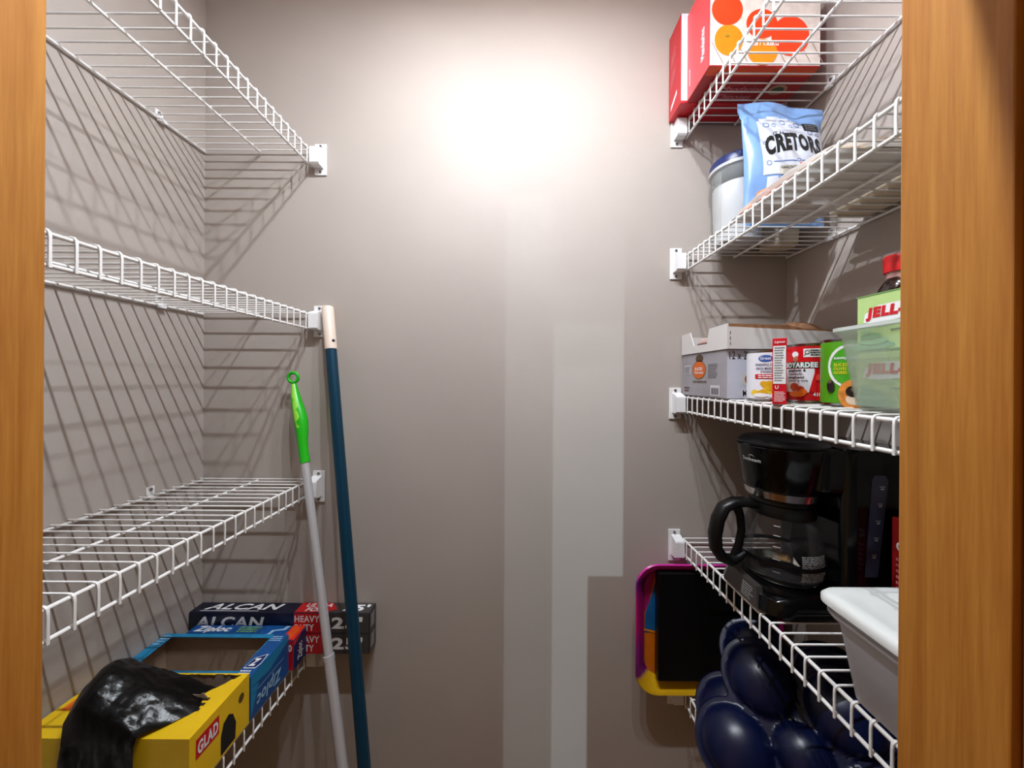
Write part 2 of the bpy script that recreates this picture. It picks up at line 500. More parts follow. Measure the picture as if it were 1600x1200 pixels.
# teal broom
top = P(512, 480, 0.945); low = P(564, 1133, 0.80)
dirv = (low - top); k = (ZF + 0.075 - top.z) / dirv.z; bot = top + dirv*k
TEAL = mat('teal_metal', (10, 60, 84), 0.33, 0.35)
t = thing('broom', 'broom with teal pole and pale tip leaning right of the shelves', 'broom', (bot.x, bot.y, ZF))
def along(a, b, f): return a + (b - a)*f
L_ = (bot - top).length
cap_f = 0.122 / L_
part('pole', tube([along(top, bot, cap_f - 0.004), bot], 0.0142, n=20), TEAL, t, smooth=60)
capm = mat('pale_cream_plastic', (226, 208, 192), 0.4)
cp = part('tip', tube([top, along(top, bot, 0.0025), along(top, bot, cap_f)], [0.0138, 0.0156, 0.0156], n=20), capm, t, smooth=50, label='pale cream plastic tip')
hole = along(top, bot, cap_f*0.80)
part('hang_hole', tube([hole + Vector((0.0125, -0.0085, 0)), hole + Vector((0.0140, -0.0096, 0))], 0.004, n=12), DARKHOLE, cp)
part('broom_head', box(bot.x - 0.03, bot.x + 0.23, bot.y - 0.022, bot.y + 0.022, ZF + 0.055, ZF + 0.105, bev=0.008), TEAL, t)
bmb = bmesh.new()
for i in range(26):
    for j in range(3):
        x = bot.x - 0.024 + 0.248*i/25; y = bot.y - 0.014 + 0.014*j
        bm_tube(bmb, [(x, y, ZF + 0.06), (x + (i-12.5)*0.0008, y, ZF + 0.001)], 0.0035, n=5)
o = part('bristles', bmb, mat('dark_bristle', (40, 44, 50), 0.7), t); o['kind'] = 'stuff'

# green-handled pole
top = P(459, 598, 0.925); mid = P(477, 723, 0.885); low = P(527, 1133, 0.775)
dirv = (low - mid); k = (ZF + 0.04 - mid.z) / dirv.z; bot = mid + dirv*k
GREEN = mat('bright_green_plastic', (30, 178, 22), 0.32); LIME = mat('lime_rubber', (140, 214, 60), 0.5)
SILVER = mat('brushed_aluminium', (204, 204, 208), 0.36, 0.45)
t = thing('mop', 'mop with bright green handle and silver pole leaning by the shelves', 'mop', (bot.x, bot.y, ZF))
colr = P(515, 1027, 0.80)
fcol = (colr.z - mid.z) / (bot.z - mid.z)
part('pole', tube([mid, along(mid, bot, fcol)], 0.0098, n=18), SILVER, t, smooth=60)
part('lower_pole', tube([along(mid, bot, fcol), bot], 0.0113, n=18), SILVER, t, smooth=60)
part('collar', tube([along(mid, bot, fcol - 0.004), along(mid, bot, fcol + 0.006)], 0.0120, n=18), SILVER, t, smooth=60)
q = [along(top, mid, f) for f in (0.02, 0.10, 0.22, 0.36, 0.50, 0.62, 0.74, 0.86, 1.0)]
side = Vector((0.0, 0.0, 0.0))
hd = part('handle', tube([p + Vector((dx, 0, 0)) for p, dx in zip(q, (0, 0, .0, .003, .005, .0035, .001, 0, 0))], [0.0062, 0.0088, 0.0125, 0.0155, 0.0168, 0.0150, 0.0125, 0.0115, 0.0118], n=20), GREEN, t, smooth=70)
rc = P(458, 590, 0.928)
bmr = bmesh.new(); rad = 0.0135
ax = (mid - top).normalized()
bm_tube(bmr, [rc + Vector((rad*math.cos(a), 0, rad*math.sin(a))) for a in [2*math.pi*i/24 for i in range(24)]], 0.0042, n=10, closed=True)
part('hanging_ring', bmr, GREEN, t, smooth=70)
# lime soft-grip inlay on the handle
bmg = bmesh.new()
GF = (0.02, 0.16, 0.30, 0.44, 0.56, 0.66)
hr = lambda f: 0.0062 + (0.0168 - 0.0062)*math.sin(math.pi*min(1.0, f/1.0))**0.9
gd = Vector((0.20, -0.98, 0)).normalized()
gp = [along(top, mid, f) + gd*(k_) + Vector((dx, 0, 0)) for f, k_, dx in zip(GF, (.0048, .0085, .0110, .0132, .0128, .0112), (-.001, -.0015, .0, .001, .0015, .002))]
bm_tube(bmg, gp, [0.0040, 0.0062, 0.0080, 0.0085, 0.0070, 0.0015], n=16, flat=(0.5, 1.0))
part('soft_grip', bmg, LIME, hd, smooth=70, label='lime soft grip inlay')
bmh = bmesh.new()
bm_box(bmh, bot.x - 0.27, bot.x + 0.03, bot.y - 0.05, bot.y + 0.03, ZF + 0.016, ZF + 0.045, bev=0.01)
part('mop_head', bmh, GREEN, t)
part('mop_pad', box(bot.x - 0.28, bot.x + 0.04, bot.y - 0.055, bot.y + 0.035, ZF + 0.001, ZF + 0.017, bev=0.006), mat('grey_microfibre', (150, 156, 160), 0.9, bump=0.6, bscale=500), t)

# ================================================================== LEFT SIDE: boxes on the lowest shelf
ZL4 = DECK_L[3]
NAVY = mat('navy_card', (15, 18, 42), 0.35); FRED = mat('red_card', (198, 26, 30), 0.35); FGREY = mat('charcoal_card', (66, 62, 60), 0.35)
KRAFT = mat('kraft_card', (150, 128, 108), 0.8, var=0.06, scale=60)
def foil_box(z0, z1, label, toptxt, y0=0.9185, y1=0.9600, x0=XL + 0.004, x1=-0.3955):
    t = thing('foil_box', label, 'box', ((x0+x1)/2, (y0+y1)/2, z0), 'long foil boxes on the lowest left shelf')
    part('carton', box(x0, x1, y0, y1, z0, z1, bev=0.0012, seg=1), NAVY, t)
    h = z1 - z0; dpt = y1 - y0
    S = front(0, y0, z0)
    d_rects('grey_panel', S, [(-0.555, x1 - 0.001, 0.0008, h - 0.0008)], FGREY, t, label='charcoal end of the sleeve')
    d_poly('red_panel', S, [[(-0.600, 0.0008), (-0.522, 0.0008), (-0.522, h - 0.0008), (-0.600, h - 0.0008)]], FRED, t, e=E0*2)
    d_text(S, 'ALCAN', -0.868, -0.68, h*0.25, h*0.80, WHITE_PRINT, t, 0.03, 0.2)
    d_text(S, 'HEAVY', -0.598, -0.530, h*0.55, h*0.88, WHITE_PRINT, t, 0.03, e=E0*3)
    d_text(S, 'DUTY', -0.598, -0.545, h*0.12, h*0.45, WHITE_PRINT, t, 0.03, e=E0*3)
    d_text(S, "25'", -0.498, -0.414, h*0.22, h*0.82, WHITE_PRINT, t, 0.04, e=E0*2)
    R_ = rightf(x1, y0, z0)
    d_rects('grey_end', R_, [(0.001, dpt - 0.001, 0.001, h - 0.001)], FGREY, t)
    lines(R_, 0.008, dpt - 0.008, h*0.2, h*0.85, 6, WHITE_PRINT, t, seed=3, fill=0.35)
    if toptxt:
        T_ = topf(0, y0, z1)
        d_rects('grey_panel', T_, [(-0.53, x1 - 0.001, 0.0008, dpt - 0.0008)], FGREY, t, label='charcoal end of the sleeve')
        d_poly('red_panel', T_, [[(-0.600, 0.001), (-0.515, 0.001), (-0.490, dpt*0.35), (-0.515, dpt - 0.001), (-0.600, dpt - 0.001)]], FRED, t, e=E0*2)
        d_text(T_, 'ALCAN', -0.855, -0.645, 0.010, dpt*0.82, WHITE_PRINT, t, 0.03, 0.3)
        d_rects('underline', T_, [(-0.86, -0.70, 0.004, 0.0058)], WHITE_PRINT, t, e=E0*2)
        d_text(T_, 'ULTRA', -0.582, -0.510, dpt*0.52, dpt*0.88, WHITE_PRINT, t, 0.03, 0.2, e=E0*3)
        d_text(T_, 'FOIL', -0.575, -0.525, dpt*0.10, dpt*0.46, WHITE_PRINT, t, 0.03, 0.2, e=E0*3)
        d_text(T_, "25'", -0.475, -0.405, dpt*0.18, dpt*0.82, WHITE_PRINT, t, 0.04, e=E0*2)
    return t
foil_box(ZL4 + 0.0005, ZL4 + 0.0560, 'long dark foil box lying under the other foil box', False)
foil_box(ZL4 + 0.0565, ZL4 + 0.1110, 'long dark foil box on top, navy with red and grey sleeve', True)

# smaller zip bag box, blue with red end
BLUE = mat('blue_card', (22, 78, 142), 0.35, var=0.12, scale=18); TEALC = mat('teal_blue_card', (24, 128, 176), 0.4)
DBLUE = mat('deep_blue_card', (14, 40, 96), 0.35); ORANGE = mat('orange_print', (240, 110, 30), 0.5)
x0, x1, y0, y1, z0, z1 = -0.862, -0.566, 0.8655, 0.9170, ZL4 + 0.0005, ZL4 + 0.078
t = thing('zip_bag_box', 'slim blue zip bag box with red end before the foil boxes', 'box', ((x0+x1)/2, (y0+y1)/2, z0))
part('carton', box(x0, x1, y0, y1, z0, z1, bev=0.001, seg=1), BLUE, t)
T_ = topf(0, y0, z1); dp = y1 - y0; h = z1 - z0
d_text(T_, 'Ziploc', -0.850, -0.755, 0.021, 0.046, WHITE_PRINT, t, 0.03, 0.25)
d_rects('red_band', T_, [(-0.835, -0.640, 0.0015, 0.0085)], RED_PRINT, t)
d_rects('bag_picture', T_, [(-0.81, -0.79, 0.007, 0.0165), (-0.745, -0.725, 0.007, 0.0165), (-0.675, -0.655, 0.007, 0.0165)], WHITE_PRINT, t, e=E0*2)
lines(T_, -0.735, -0.665, 0.024, 0.046, 3, mat('green_print', (120, 170, 90), 0.5), t, seed=5)
lines(T_, -0.80, -0.70, 0.014, 0.019, 1, mat('pale_blue_print', (150, 190, 220), 0.5), t, seed=6)
d_poly('pale_splash', T_, [[(-0.668, 0.012), (-0.64, 0.016), (-0.636, 0.030), (-0.61, 0.034), (-0.605, 0.048), (-0.615, 0.048), (-0.619, 0.038), (-0.645, 0.033), (-0.648, 0.020), (-0.668, 0.016)]], mat('pale_blue_print', (150, 190, 220), 0.5), t)
d_rects('red_end_top', T_, [(-0.600, x1 - 0.0005, 0.0005, dp - 0.0005)], mat('bright_red_card', (226, 42, 22), 0.4), t, label='bright red end')
lines(T_, -0.595, -0.572, 0.006, 0.046, 6, ORANGE, t, seed=8, e=E0*3, fill=0.6)
S = front(0, y0, z0)
d_rects('red_end_front', S, [(-0.600, x1 - 0.0005, 0.0005, h - 0.0005)], mat('deep_red_card', (186, 20, 26), 0.4), t)
d_text(S, '20', -0.590, -0.570, h*0.62, h*0.85, WHITE_PRINT, t, 0.03)
R_ = rightf(x1, y0, z0)
d_rects('navy_side', R_, [(0.0005, dp - 0.0005, 0.0005, h*0.97)], DBLUE, t)
d_poly('red_corner', R_, [[(0.0005, h - 0.0005), (0.0005, h*0.80), (dp*0.6, h*0.97), (dp - 0.001, h - 0.0005)]], mat('bright_red_card', (226, 42, 22), 0.4), t, e=E0*2)
# vertical lettering on the end
V_ = Flat((x1, y0, z0), (0, 0, 1), (0, -1, 0)); 
d_text(V_, 'Ziploc', h*0.14, h*0.70, -dp*0.75, -dp*0.28, WHITE_PRINT, t, 0.03, 0.2)

# large open zip bag box
def open_top(x0, x1, y0, y1, z, hole, jag=0.0, seed=0, th=0.0008):
    """top panel with a hole cut or torn out of it"""
    bm = bmesh.new(); r = random.Random(seed)
    out = [(x0, y0), (x1, y0), (x1, y1), (x0, y1)]
    H = []
    for i, p in enumerate(hole):
        q = hole[(i+1) % len(hole)]
        n = max(1, int(math.dist(p, q) / 0.006)) if jag else 1
        for k in range(n):
            f = k/n
            H.append((p[0] + (q[0]-p[0])*f + r.uniform(-jag, jag)*(k > 0), p[1] + (q[1]-p[1])*f + r.uniform(-jag, jag)*(k > 0)))
    es = []
    for loop in (out, H):
        vs = [bm.verts.new((x, y, z)) for x, y in loop]
        es += [bm.edges.new((vs[i], vs[(i+1) % len(vs)])) for i in range(len(vs))]
    bmesh.ops.triangle_fill(bm, edges=es, use_beauty=True)
    g = bmesh.ops.extrude_face_region(bm, geom=bm.faces[:])
    bmesh.ops.translate(bm, vec=(0, 0, -th), verts=[v for v in g['geom'] if isinstance(v, bmesh.types.BMVert)])
    return bm
def carton_walls(x0, x1, y0, y1, z0, z1, th=0.0012):
    bm = bmesh.new()
    bm_box(bm, x0, x1, y0, y0 + th, z0, z1); bm_box(bm, x0, x1, y1 - th, y1, z0, z1)
    bm_box(bm, x0, x0 + th, y0 + th, y1 - th, z0, z1); bm_box(bm, x1 - th, x1, y0 + th, y1 - th, z0, z1)
    bm_box(bm, x0 + th, x1 - th, y0 + th, y1 - th, z0, z0 + th)
    return bm
x0, x1, y0, y1, z0, z1 = XL + 0.003, XFL + 0.002, 0.736, 0.860, ZL4 + 0.0005, ZL4 + 0.096
t = thing('zip_bag_box', 'wide open blue zip bag box beside the yellow box', 'box', ((x0+x1)/2, (y0+y1)/2, z0))
part('carton', carton_walls(x0, x1, y0, y1, z0, z1), BLUE, t)
part('lining', carton_walls(x0 + 0.0014, x1 - 0.0014, y0 + 0.0014, y1 - 0.0014, z0 + 0.0014, z1 - 0.001, 0.0004), KRAFT, t, label='brown bare card inside')
part('top_panel', open_top(x0, x1, y0, y1, z1 + 0.0008, [(-0.856, 0.752), (-0.612, 0.752), (-0.614, 0.848), (-0.860, 0.848)]), TEALC, t)
T_ = topf(0, y0, z1 + 0.0008)
d_rects('blue_rim', T_, [(-0.611, x1 - 0.0005, 0.0005, y1 - y0 - 0.0005)], BLUE, t)
part('front_flap', prism([(0.7375, z1 - 0.002), (0.750, z1 - 0.0018), (0.750, z1 - 0.0008), (0.7375, z1 - 0.001)], -0.86, -0.612, 'x'), mat('lavender_card', (112, 116, 150), 0.7), t)
Zl = Flat((-0.611, y0 + 0.022, z1 + 0.0008), (1, 0, 0), (0, 1, 0))
d_poly('logo_frame', Zl, [[(0.003, 0.0), (0.029, 0.0), (0.033, 0.012), (0.031, 0.040), (0.007, 0.028)]], WHITE_PRINT, t, e=E0*2)
d_poly('logo_field', Zl, [[(0.0045, 0.0018), (0.0280, 0.0018), (0.0315, 0.0125), (0.0297, 0.037), (0.0082, 0.0265)]], DBLUE, t, e=E0*3)
d_text(Zl, 'Z', 0.009, 0.026, 0.0050, 0.026, WHITE_PRINT, t, 0.05, 0.2, e=E0*4)
lines(Zl, 0.002, 0.030, -0.016, -0.004, 2, WHITE_PRINT, t, seed=11, e=E0*2)
lines(Zl, 0.002, 0.032, 0.078, 0.096, 3, mat('pale_blue_print', (150, 190, 220), 0.5), t, seed=12, e=E0*2)
lines(topf(-0.885, y0, z1 + 0.0008), 0.003, 0.026, 0.085, 0.118, 4, mat('pale_blue_print', (150, 190, 220), 0.5), t, seed=13, e=E0*2)
h = z1 - z0; w = y1 - y0
Ru = Flat((x1, y1, z1), (0, -1, 0), (0, 0, -1))          # upside-down print on the aisle side
d_poly('teal_stripe', Ru, [[(0.0006, 0.0006), (w - 0.001, 0.0006), (w - 0.001, h*0.24), (w*0.55, h*0.34), (0.0006, h*0.12)]], TEALC, t)
d_poly('teal_corner', Ru, [[(w - 0.001, h*0.24), (w - 0.001, h*0.95), (w*0.80, h*0.32)]], TEALC, t)
d_text(Ru, 'Ziploc', w*0.22, w*0.86, h*0.50, h*0.88, mat('pale_blue_print', (150, 190, 220), 0.5), t, 0.03, 0.2)
d_rects('thin_rule', Ru, [(w*0.15, w*0.95, h*0.44, h*0.455)], mat('pale_blue_print', (150, 190, 220), 0.5), t)

# yellow garbage bag box, torn open
YEL = mat('yellow_card', (238, 194, 22), 0.45, var=0.05, scale=14)
x0, x1, y0, y1, z0, z1 = XL + 0.006, XFL + 0.001, 0.600, 0.7345, ZL4 + 0.0005, ZL4 + 0.106
t = thing('garbage_bag_box', 'torn open yellow box with a black bag pulled out', 'box', ((x0+x1)/2, (y0+y1)/2, z0))
part('carton', carton_walls(x0, x1, y0, y1, z0, z1), YEL, t)
part('lining', carton_walls(x0 + 0.0014, x1 - 0.0014, y0 + 0.0014, y1 - 0.0014, z0 + 0.0014, z1 - 0.001, 0.0004), KRAFT, t, label='brown bare card inside')
part('top_panel', open_top(x0, x1, y0, y1, z1 + 0.0008, [(-0.588, 0.731), (-0.626, 0.692), (-0.656, 0.664), (-0.676, 0.640), (-0.70, 0.626), (-0.80, 0.622), (-0.835, 0.66), (-0.838, 0.732)], jag=0.0014, seed=3), YEL, t)
part('torn_flap', prism([(-0.612, z1 + 0.0012), (-0.640, z1 + 0.0010), (-0.648, z1 + 0.009), (-0.630, z1 + 0.008), (-0.622, z1 + 0.0125)], 0.676, 0.6772), KRAFT, t)
T_ = topf(0, y0, z1 + 0.0008)
lines(T_, -0.655, -0.635, 0.030, 0.056, 3, BLACK_PRINT, t, seed=15, fill=0.55)
lines(T_, -0.628, -0.606, 0.048, 0.080, 3, BLACK_PRINT, t, seed=16, fill=0.55)
d_rects('orange_mark', topf(0, y0, z1 + 0.0008), [(-0.872, -0.850, 0.05, 0.085)], ORANGE, t)
R_ = rightf(x1, y0, z0); h = z1 - z0
d_rects('red_label', R_, [(0.012, 0.060, h*0.52, h*0.86)], RED_PRINT, t)
d_text(R_, 'GLAD', 0.015, 0.057, h*0.57, h*0.80, WHITE_PRINT, t, 0.04, e=E0*2.5)
d_poly('bag_picture', R_, [[(0.064, h*0.05), (0.098, h*0.05), (0.100, h*0.35), (0.092, h*0.58), (0.082, h*0.66), (0.070, h*0.60), (0.064, h*0.40)]], BLACK_PRINT, t)
d_ellipse('round_mark', R_, [(0.113, h*0.70, 0.007, 0.009)], mat('brown_print', (90, 66, 20), 0.5), t)

# black plastic bag spilling out of it
def bag_sheet():
    bm = bmesh.new(); nx, ny = 46, 40; V = {}
    for j in range(ny + 1):
        for i in range(nx + 1):
            u, v = i/nx, j/ny
            ff = 0 if v < 0.35 else (v - 0.35)/0.65
            xl = -0.792 - 0.062*ff; x = xl + (-0.612 - 0.05*(1 - min(1, ff*2.2)) - xl)*u
            if v < 0.35:                      # skirt hanging over the front of the box
                f = v/0.35; y = y0 - 0.014 + 0.008*f; z = z1 - 0.085 + 0.090*f
            else:
                f = (v - 0.35)/0.65; y = y0 - 0.006 + 0.124*f
                ridge = math.exp(-((u - 0.16)/0.20)**2)*0.052 + 0.040*math.exp(-((u - 0.45)/0.30)**2) + 0.012
                bell = math.sin(math.pi*min(1, 0.18 + 0.75*f))**0.7
                z = z1 + 0.004 + ridge*bell*(1.0 - 0.75*max(0, u - 0.80)/0.2) - 0.03*max(0, f - 0.9)*10*0.4
                z -= 0.016*max(0, (u - 0.7)/0.3)*f
            p = Vector((x, y, z))
            n_ = noise.noise(p*26) * 0.006 + noise.noise(p*95 + Vector((7, 1, 3))) * 0.0016 + abs(noise.noise(Vector((p.x*30, p.y*70, p.z*30)) + Vector((2, 9, 5)))) * 0.005
            p.z += n_ if v >= 0.35 else 0
            p.y -= abs(n_) if v < 0.35 else 0
            V[i, j] = bm.verts.new(p)
    for j in range(ny):
        for i in range(nx):
            bm.faces.new((V[i, j], V[i+1, j], V[i+1, j+1], V[i, j+1]))
    return bm
BAGBLK = mat('black_plastic_film', (9, 8, 8), 0.27, spec=0.28, bump=0.35, bscale=110)
t = thing('garbage_bag', 'crumpled black plastic bag hanging out of the yellow box', 'plastic bag', (-0.74, 0.66, z1))
part('film', bag_sheet(), BAGBLK, t, smooth=80)

# ================================================================== RIGHT SIDE, TOP SHELF: mandarin boxes
Z1 = DECK_R[0]
REDB = mat('red_box_card', (196, 16, 34), 0.35); DRED = mat('dark_red_card', (150, 14, 24), 0.4); WBOX = mat('white_box_card', (226, 224, 236), 0.45)
x0, x1, y0, y1, z0, z1 = 0.424, 0.690, 0.8885, 0.959, Z1 + 0.0005, Z1 + 0.235
t = thing('mandarin_box', 'red fruit box with white front against the back wall', 'box', ((x0+x1)/2, (y0+y1)/2, z0), 'mandarin boxes on the top right shelf')
part('carton', box(x0, x1, y0, y1, z0, z1, bev=0.0012, seg=1), REDB, t)
d_rects('white_front', front(x0, y0, z0), [(0.0008, x1-x0-0.001, 0.006, z1-z0-0.001)], WBOX, t, label='white front face')
S = Flat((x0, y1, z0), (0, -1, 0), (0, 0, 1))
for a, b, sd in ((0.075, 0.115, 1), (0.125, 0.165, 2)):
    lines(Flat((x0, y1, z0 + a), (0, -0.86, 0.5), (0, -0.2, 0.98)), 0.012, 0.050, 0.0, 0.038, 8, mat('pink_print', (236, 130, 140), 0.5), t, seed=sd, fill=0.4)
d_poly('white_tag', S, [[(0.014, 0.020), (0.050, 0.042), (0.050, 0.054), (0.014, 0.032)]], WHITE_PRINT, t)
B_ = bottomf(x0, y1, z0)
d_text(B_, 'MANDARINS', 0.10, 0.19, 0.030, 0.042, mat('dull_red_print', (190, 80, 80), 0.5), t, 0.02)

x0, x1, y0, y1, z0, z1 = 0.440, 0.696, 0.784, 0.886, Z1 + 0.0005, Z1 + 0.225
t = thing('mandarin_box', 'red fruit box with oranges pictured on its front', 'box', ((x0+x1)/2, (y0+y1)/2, z0), 'mandarin boxes on the top right shelf')
part('carton', box(x0, x1, y0, y1, z0, z1, bev=0.0012, seg=1), REDB, t)
h = z1 - z0; w = x1 - x0
Lf = leftf(x0, y1, z0)
d_rects('pink_side', Lf, [(0.001, 0.100, 0.001, h - 0.001)], mat('salmon_red_card', (214, 70, 76), 0.4), t)
Vt = Flat((x0, y1 - 0.078, z0 + 0.04), (0, 0, 1), (0, 1, 0))
d_text(Vt, 'Mandarins', 0.0, 0.075, -0.004, 0.012, WHITE_PRINT, t, 0.03)
lines(Flat((x0, y1 - 0.015, z0 + 0.03), (0, 0, 1), (0, 1, 0)), 0, 0.045, -0.002, 0.004, 1, WHITE_PRINT, t, seed=4)
S = front(x0, y0, z0)
PLANK = mat('whitewashed_plank_print', (212, 198, 190), 0.5, var=0.12, scale=50)
d_rects('plank_picture', S, [(0.0008, w - 0.0008, 0.002, h - 0.001)], PLANK, t, label='printed whitewashed planks')
pl = []
for k in range(9):
    u = 0.004 + k*0.029
    pl.append([(u + 0.028, 0.003), (u + 0.030, 0.003), (u + 0.002, 0.055), (u, 0.055)])
d_poly('plank_seams', S, pl, mat('plank_seam_print', (140, 110, 100), 0.6), t, e=E0*1.5)
MAND = mat('mandarin_orange_print', (246, 128, 14), 0.4, var=0.10, scale=26)
MRED = mat('mandarin_red_print', (232, 60, 14), 0.4, var=0.12, scale=26)
d_ellipse('mandarin_picture', S, [(0.044, 0.060, 0.033, 0.036)], MAND, t, e=E0*2)
d_ellipse('mandarin_picture', S, [(0.186, 0.070, 0.044, 0.046)], MRED, t, e=E0*2)
d_ellipse('mandarin_picture', S, [(0.122, 0.032, 0.034, 0.030)], MAND, t, e=E0*3)
d_ellipse('mandarin_picture', S, [(0.120, 0.098, 0.036, 0.034), (0.04, 0.13, 0.036, 0.036)], MRED, t, e=E0*2.5)
d_ellipse('stem_end', S, [(0.040, 0.070, 0.005, 0.003), (0.123, 0.030, 0.004, 0.003)], mat('stem_print', (150, 120, 30), 0.6), t, e=E0*4)
d_text(S, '4LB / 1.82KG', 0.092, 0.158, 0.046, 0.056, WHITE_PRINT, t, 0.02, e=E0*5)
B_ = bottomf(x0, y1, z0)
d_rects('dark_base', B_, [(0.001, w - 0.001, 0.001, 0.101)], DRED, t)
d_rects('orange_edge', B_, [(0.001, w - 0.001, 0.078, 0.101)], mat('rust_orange_print', (200, 70, 24), 0.5), t, e=E0*2)
d_text(B_, 'Mandarines', 0.062, 0.178, 0.034, 0.050, BLACK_PRINT, t, 0.05, 0.25, e=E0*2)
d_text(B_, 'Chinoises', 0.066, 0.152, 0.012, 0.027, BLACK_PRINT, t, 0.05, 0.25, e=E0*2)
d_text(B_, 'Mandarines', 0.062, 0.178, 0.034, 0.050, mat('pink_print', (236, 130, 140), 0.5), t, 0.0, 0.25, e=E0*3)
d_text(B_, 'Chinoises', 0.066, 0.152, 0.012, 0.027, mat('pink_print', (236, 130, 140), 0.5), t, 0.0, 0.25, e=E0*3)
d_text(B_, 'PREMIUM', 0.090, 0.140, 0.056, 0.062, mat('pink_print', (236, 130, 140), 0.5), t, 0.02, e=E0*2)
d_ellipse('oval_seal', B_, [(0.205, 0.040, 0.022, 0.015)], mat('seal_print', (170, 130, 100), 0.5), t, e=E0*2)
d_ellipse('oval_seal_core', B_, [(0.205, 0.040, 0.015, 0.009)], mat('seal_green_print', (60, 74, 50), 0.5), t, e=E0*3)

# ================================================================== RIGHT SIDE, SECOND SHELF
Z2 = DECK_R[1]
# clear canister with white contents
cx, cy, r = 0.576, 0.893, 0.058
t = thing('canister', 'clear round canister of white powder with navy lid', 'canister', (cx, cy, Z2))
wall_prof = [(r - 0.004, Z2 + 0.0006), (r - 0.001, Z2 + 0.004), (r + 0.002, Z2 + 0.14), (r + 0.003, Z2 + 0.200), (r + 0.0015, Z2 + 0.200), (r - 0.0005, Z2 + 0.14), (r - 0.003, Z2 + 0.005), (0.001, Z2 + 0.003)]
part('jar', lathe(cx, cy, wall_prof, 40, cap0=True, cap1=False), mat_film('smoky_clear_plastic', (190, 196, 192), 0.07, 0.12, 0.35), t, smooth=50)
part('white_powder', lathe(cx, cy, [(r - 0.0045, Z2 + 0.006), (r - 0.002, Z2 + 0.10), (r - 0.0012, Z2 + 0.152), (0.02, Z2 + 0.158), (0.001, Z2 + 0.157)], 36), mat('white_powder', (240, 240, 244), 0.9), t, smooth=50)
part('lid', lathe(cx, cy, [(r + 0.0005, Z2 + 0.196), (r + 0.005, Z2 + 0.198), (r + 0.006, Z2 + 0.214), (r + 0.003, Z2 + 0.2195), (r - 0.01, Z2 + 0.2205), (0.001, Z2 + 0.2185)], 40), mat('navy_plastic', (26, 40, 96), 0.35), t, smooth=50)
part('lid_seal', lathe(cx, cy, [(r + 0.004, Z2 + 0.190), (r + 0.0075, Z2 + 0.191), (r + 0.0075, Z2 + 0.1985), (r + 0.004, Z2 + 0.199)], 40), mat_film('milky_plastic', (220, 222, 226), 0.75), t, smooth=50)

# pale blue snack bag
BW, BH = 0.0955, 0.296
class Puff:
    """front of a filled pouch: u -1..1 across, v 0..1 up, e lifts off the surface"""
    def __init__(s, ox, oy, oz, yaw, sign=-1): s.o = Vector((ox, oy, oz)); s.yaw = yaw; s.s = sign
    def raw(s, u, v, e, sign):
        th = 0.034 * (max(0, 1 - abs(u)**2.4))**0.6 * (math.sin(math.pi*min(1, v/0.91)*0.93 + 0.16) if v < 0.91 else 0)
        th = max(0.0008, th) if v < 0.91 else 0.0008
        wv = 1.0 - 0.04*math.sin(math.pi*min(1, v)) + (0.03 if v > 0.91 else 0)
        x = u*BW*wv; z = v*BH
        z -= 0.016*max(0, u)*max(0, v - 0.55)/0.45
        crease = 0.0045*noise.noise(Vector((u*2.6, v*3.2, 1.7))) + 0.0016*noise.noise(Vector((u*7, v*9, 4.2)))
        y = sign*(th*(1.0 if sign < 0 else 0.7) + e) + crease*(1 if v < 0.97 else 0.4) + (0.004*math.sin(u*5) if v > 0.88 else 0)
        y += 0.012*v*v
        c, sn = math.cos(s.yaw), math.sin(s.yaw)
        return s.o + Vector((x*c - y*sn, x*sn + y*c, z))
    def __call__(s, u, v, e): return s.raw(u, v, e, s.s)
def puff_mesh(pf, nu=36, nv=44):
    bm = bmesh.new(); G = {}
    for sg in (-1, 1):
        for j in range(nv+1):
            for i in range(nu+1):
                u, v = -1 + 2*i/nu, j/nv
                G[sg, i, j] = bm.verts.new(pf.raw(u, v, 0, sg))
        for j in range(nv):
            for i in range(nu):
                bm.faces.new((G[sg,i,j], G[sg,i+1,j], G[sg,i+1,j+1], G[sg,i,j+1]))
    for j in range(nv):
        for i in (0, nu): bm.faces.new((G[-1,i,j], G[-1,i,j+1], G[1,i,j+1], G[1,i,j]))
    for i in range(nu):
        for j in (0, nv): bm.faces.new((G[-1,i,j], G[-1,i+1,j], G[1,i+1,j], G[1,i,j]))
    return bm
pf = Puff(0.6135, 0.785, Z2 + 0.0015, math.radians(1.5))
t = thing('snack_bag', 'upright pale blue foil snack bag with bold black lettering', 'snack bag', (0.6135, 0.785, Z2))
PBLUE = mat('pale_blue_foil', (122, 160, 214), 0.30)
bag = part('pouch', puff_mesh(pf), PBLUE, t, smooth=80)
def d_grid(name, S, u0, u1, v0, v1, m, parent, e, inside=lambda a, b: True, n=26):
    bm = bmesh.new(); G = {}
    for j in range(n+1):
        for i in range(n+1): G[i, j] = (u0 + (u1-u0)*i/n, v0 + (v1-v0)*j/n)
    V = {}
    def g(i, j):
        if (i, j) not in V: V[i, j] = bm.verts.new(S(*G[i, j], e))
        return V[i, j]
    for j in range(n):
        for i in range(n):
            if inside((i+0.5)/n, (j+0.5)/n): bm.faces.new((g(i,j), g(i+1,j), g(i+1,j+1), g(i,j+1)))
    return part(name, bm, m, parent, smooth=80)
FOILW = mat('white_foil_print', (214, 220, 236), 0.32)
d_grid('white_panel', pf, -0.70, 0.94, 0.36, 0.91, FOILW, t, 0.0007, lambda a, b: (b < 0.93 - 0.30*abs(a - 0.25)) and a + b*0.2 > 0.02)
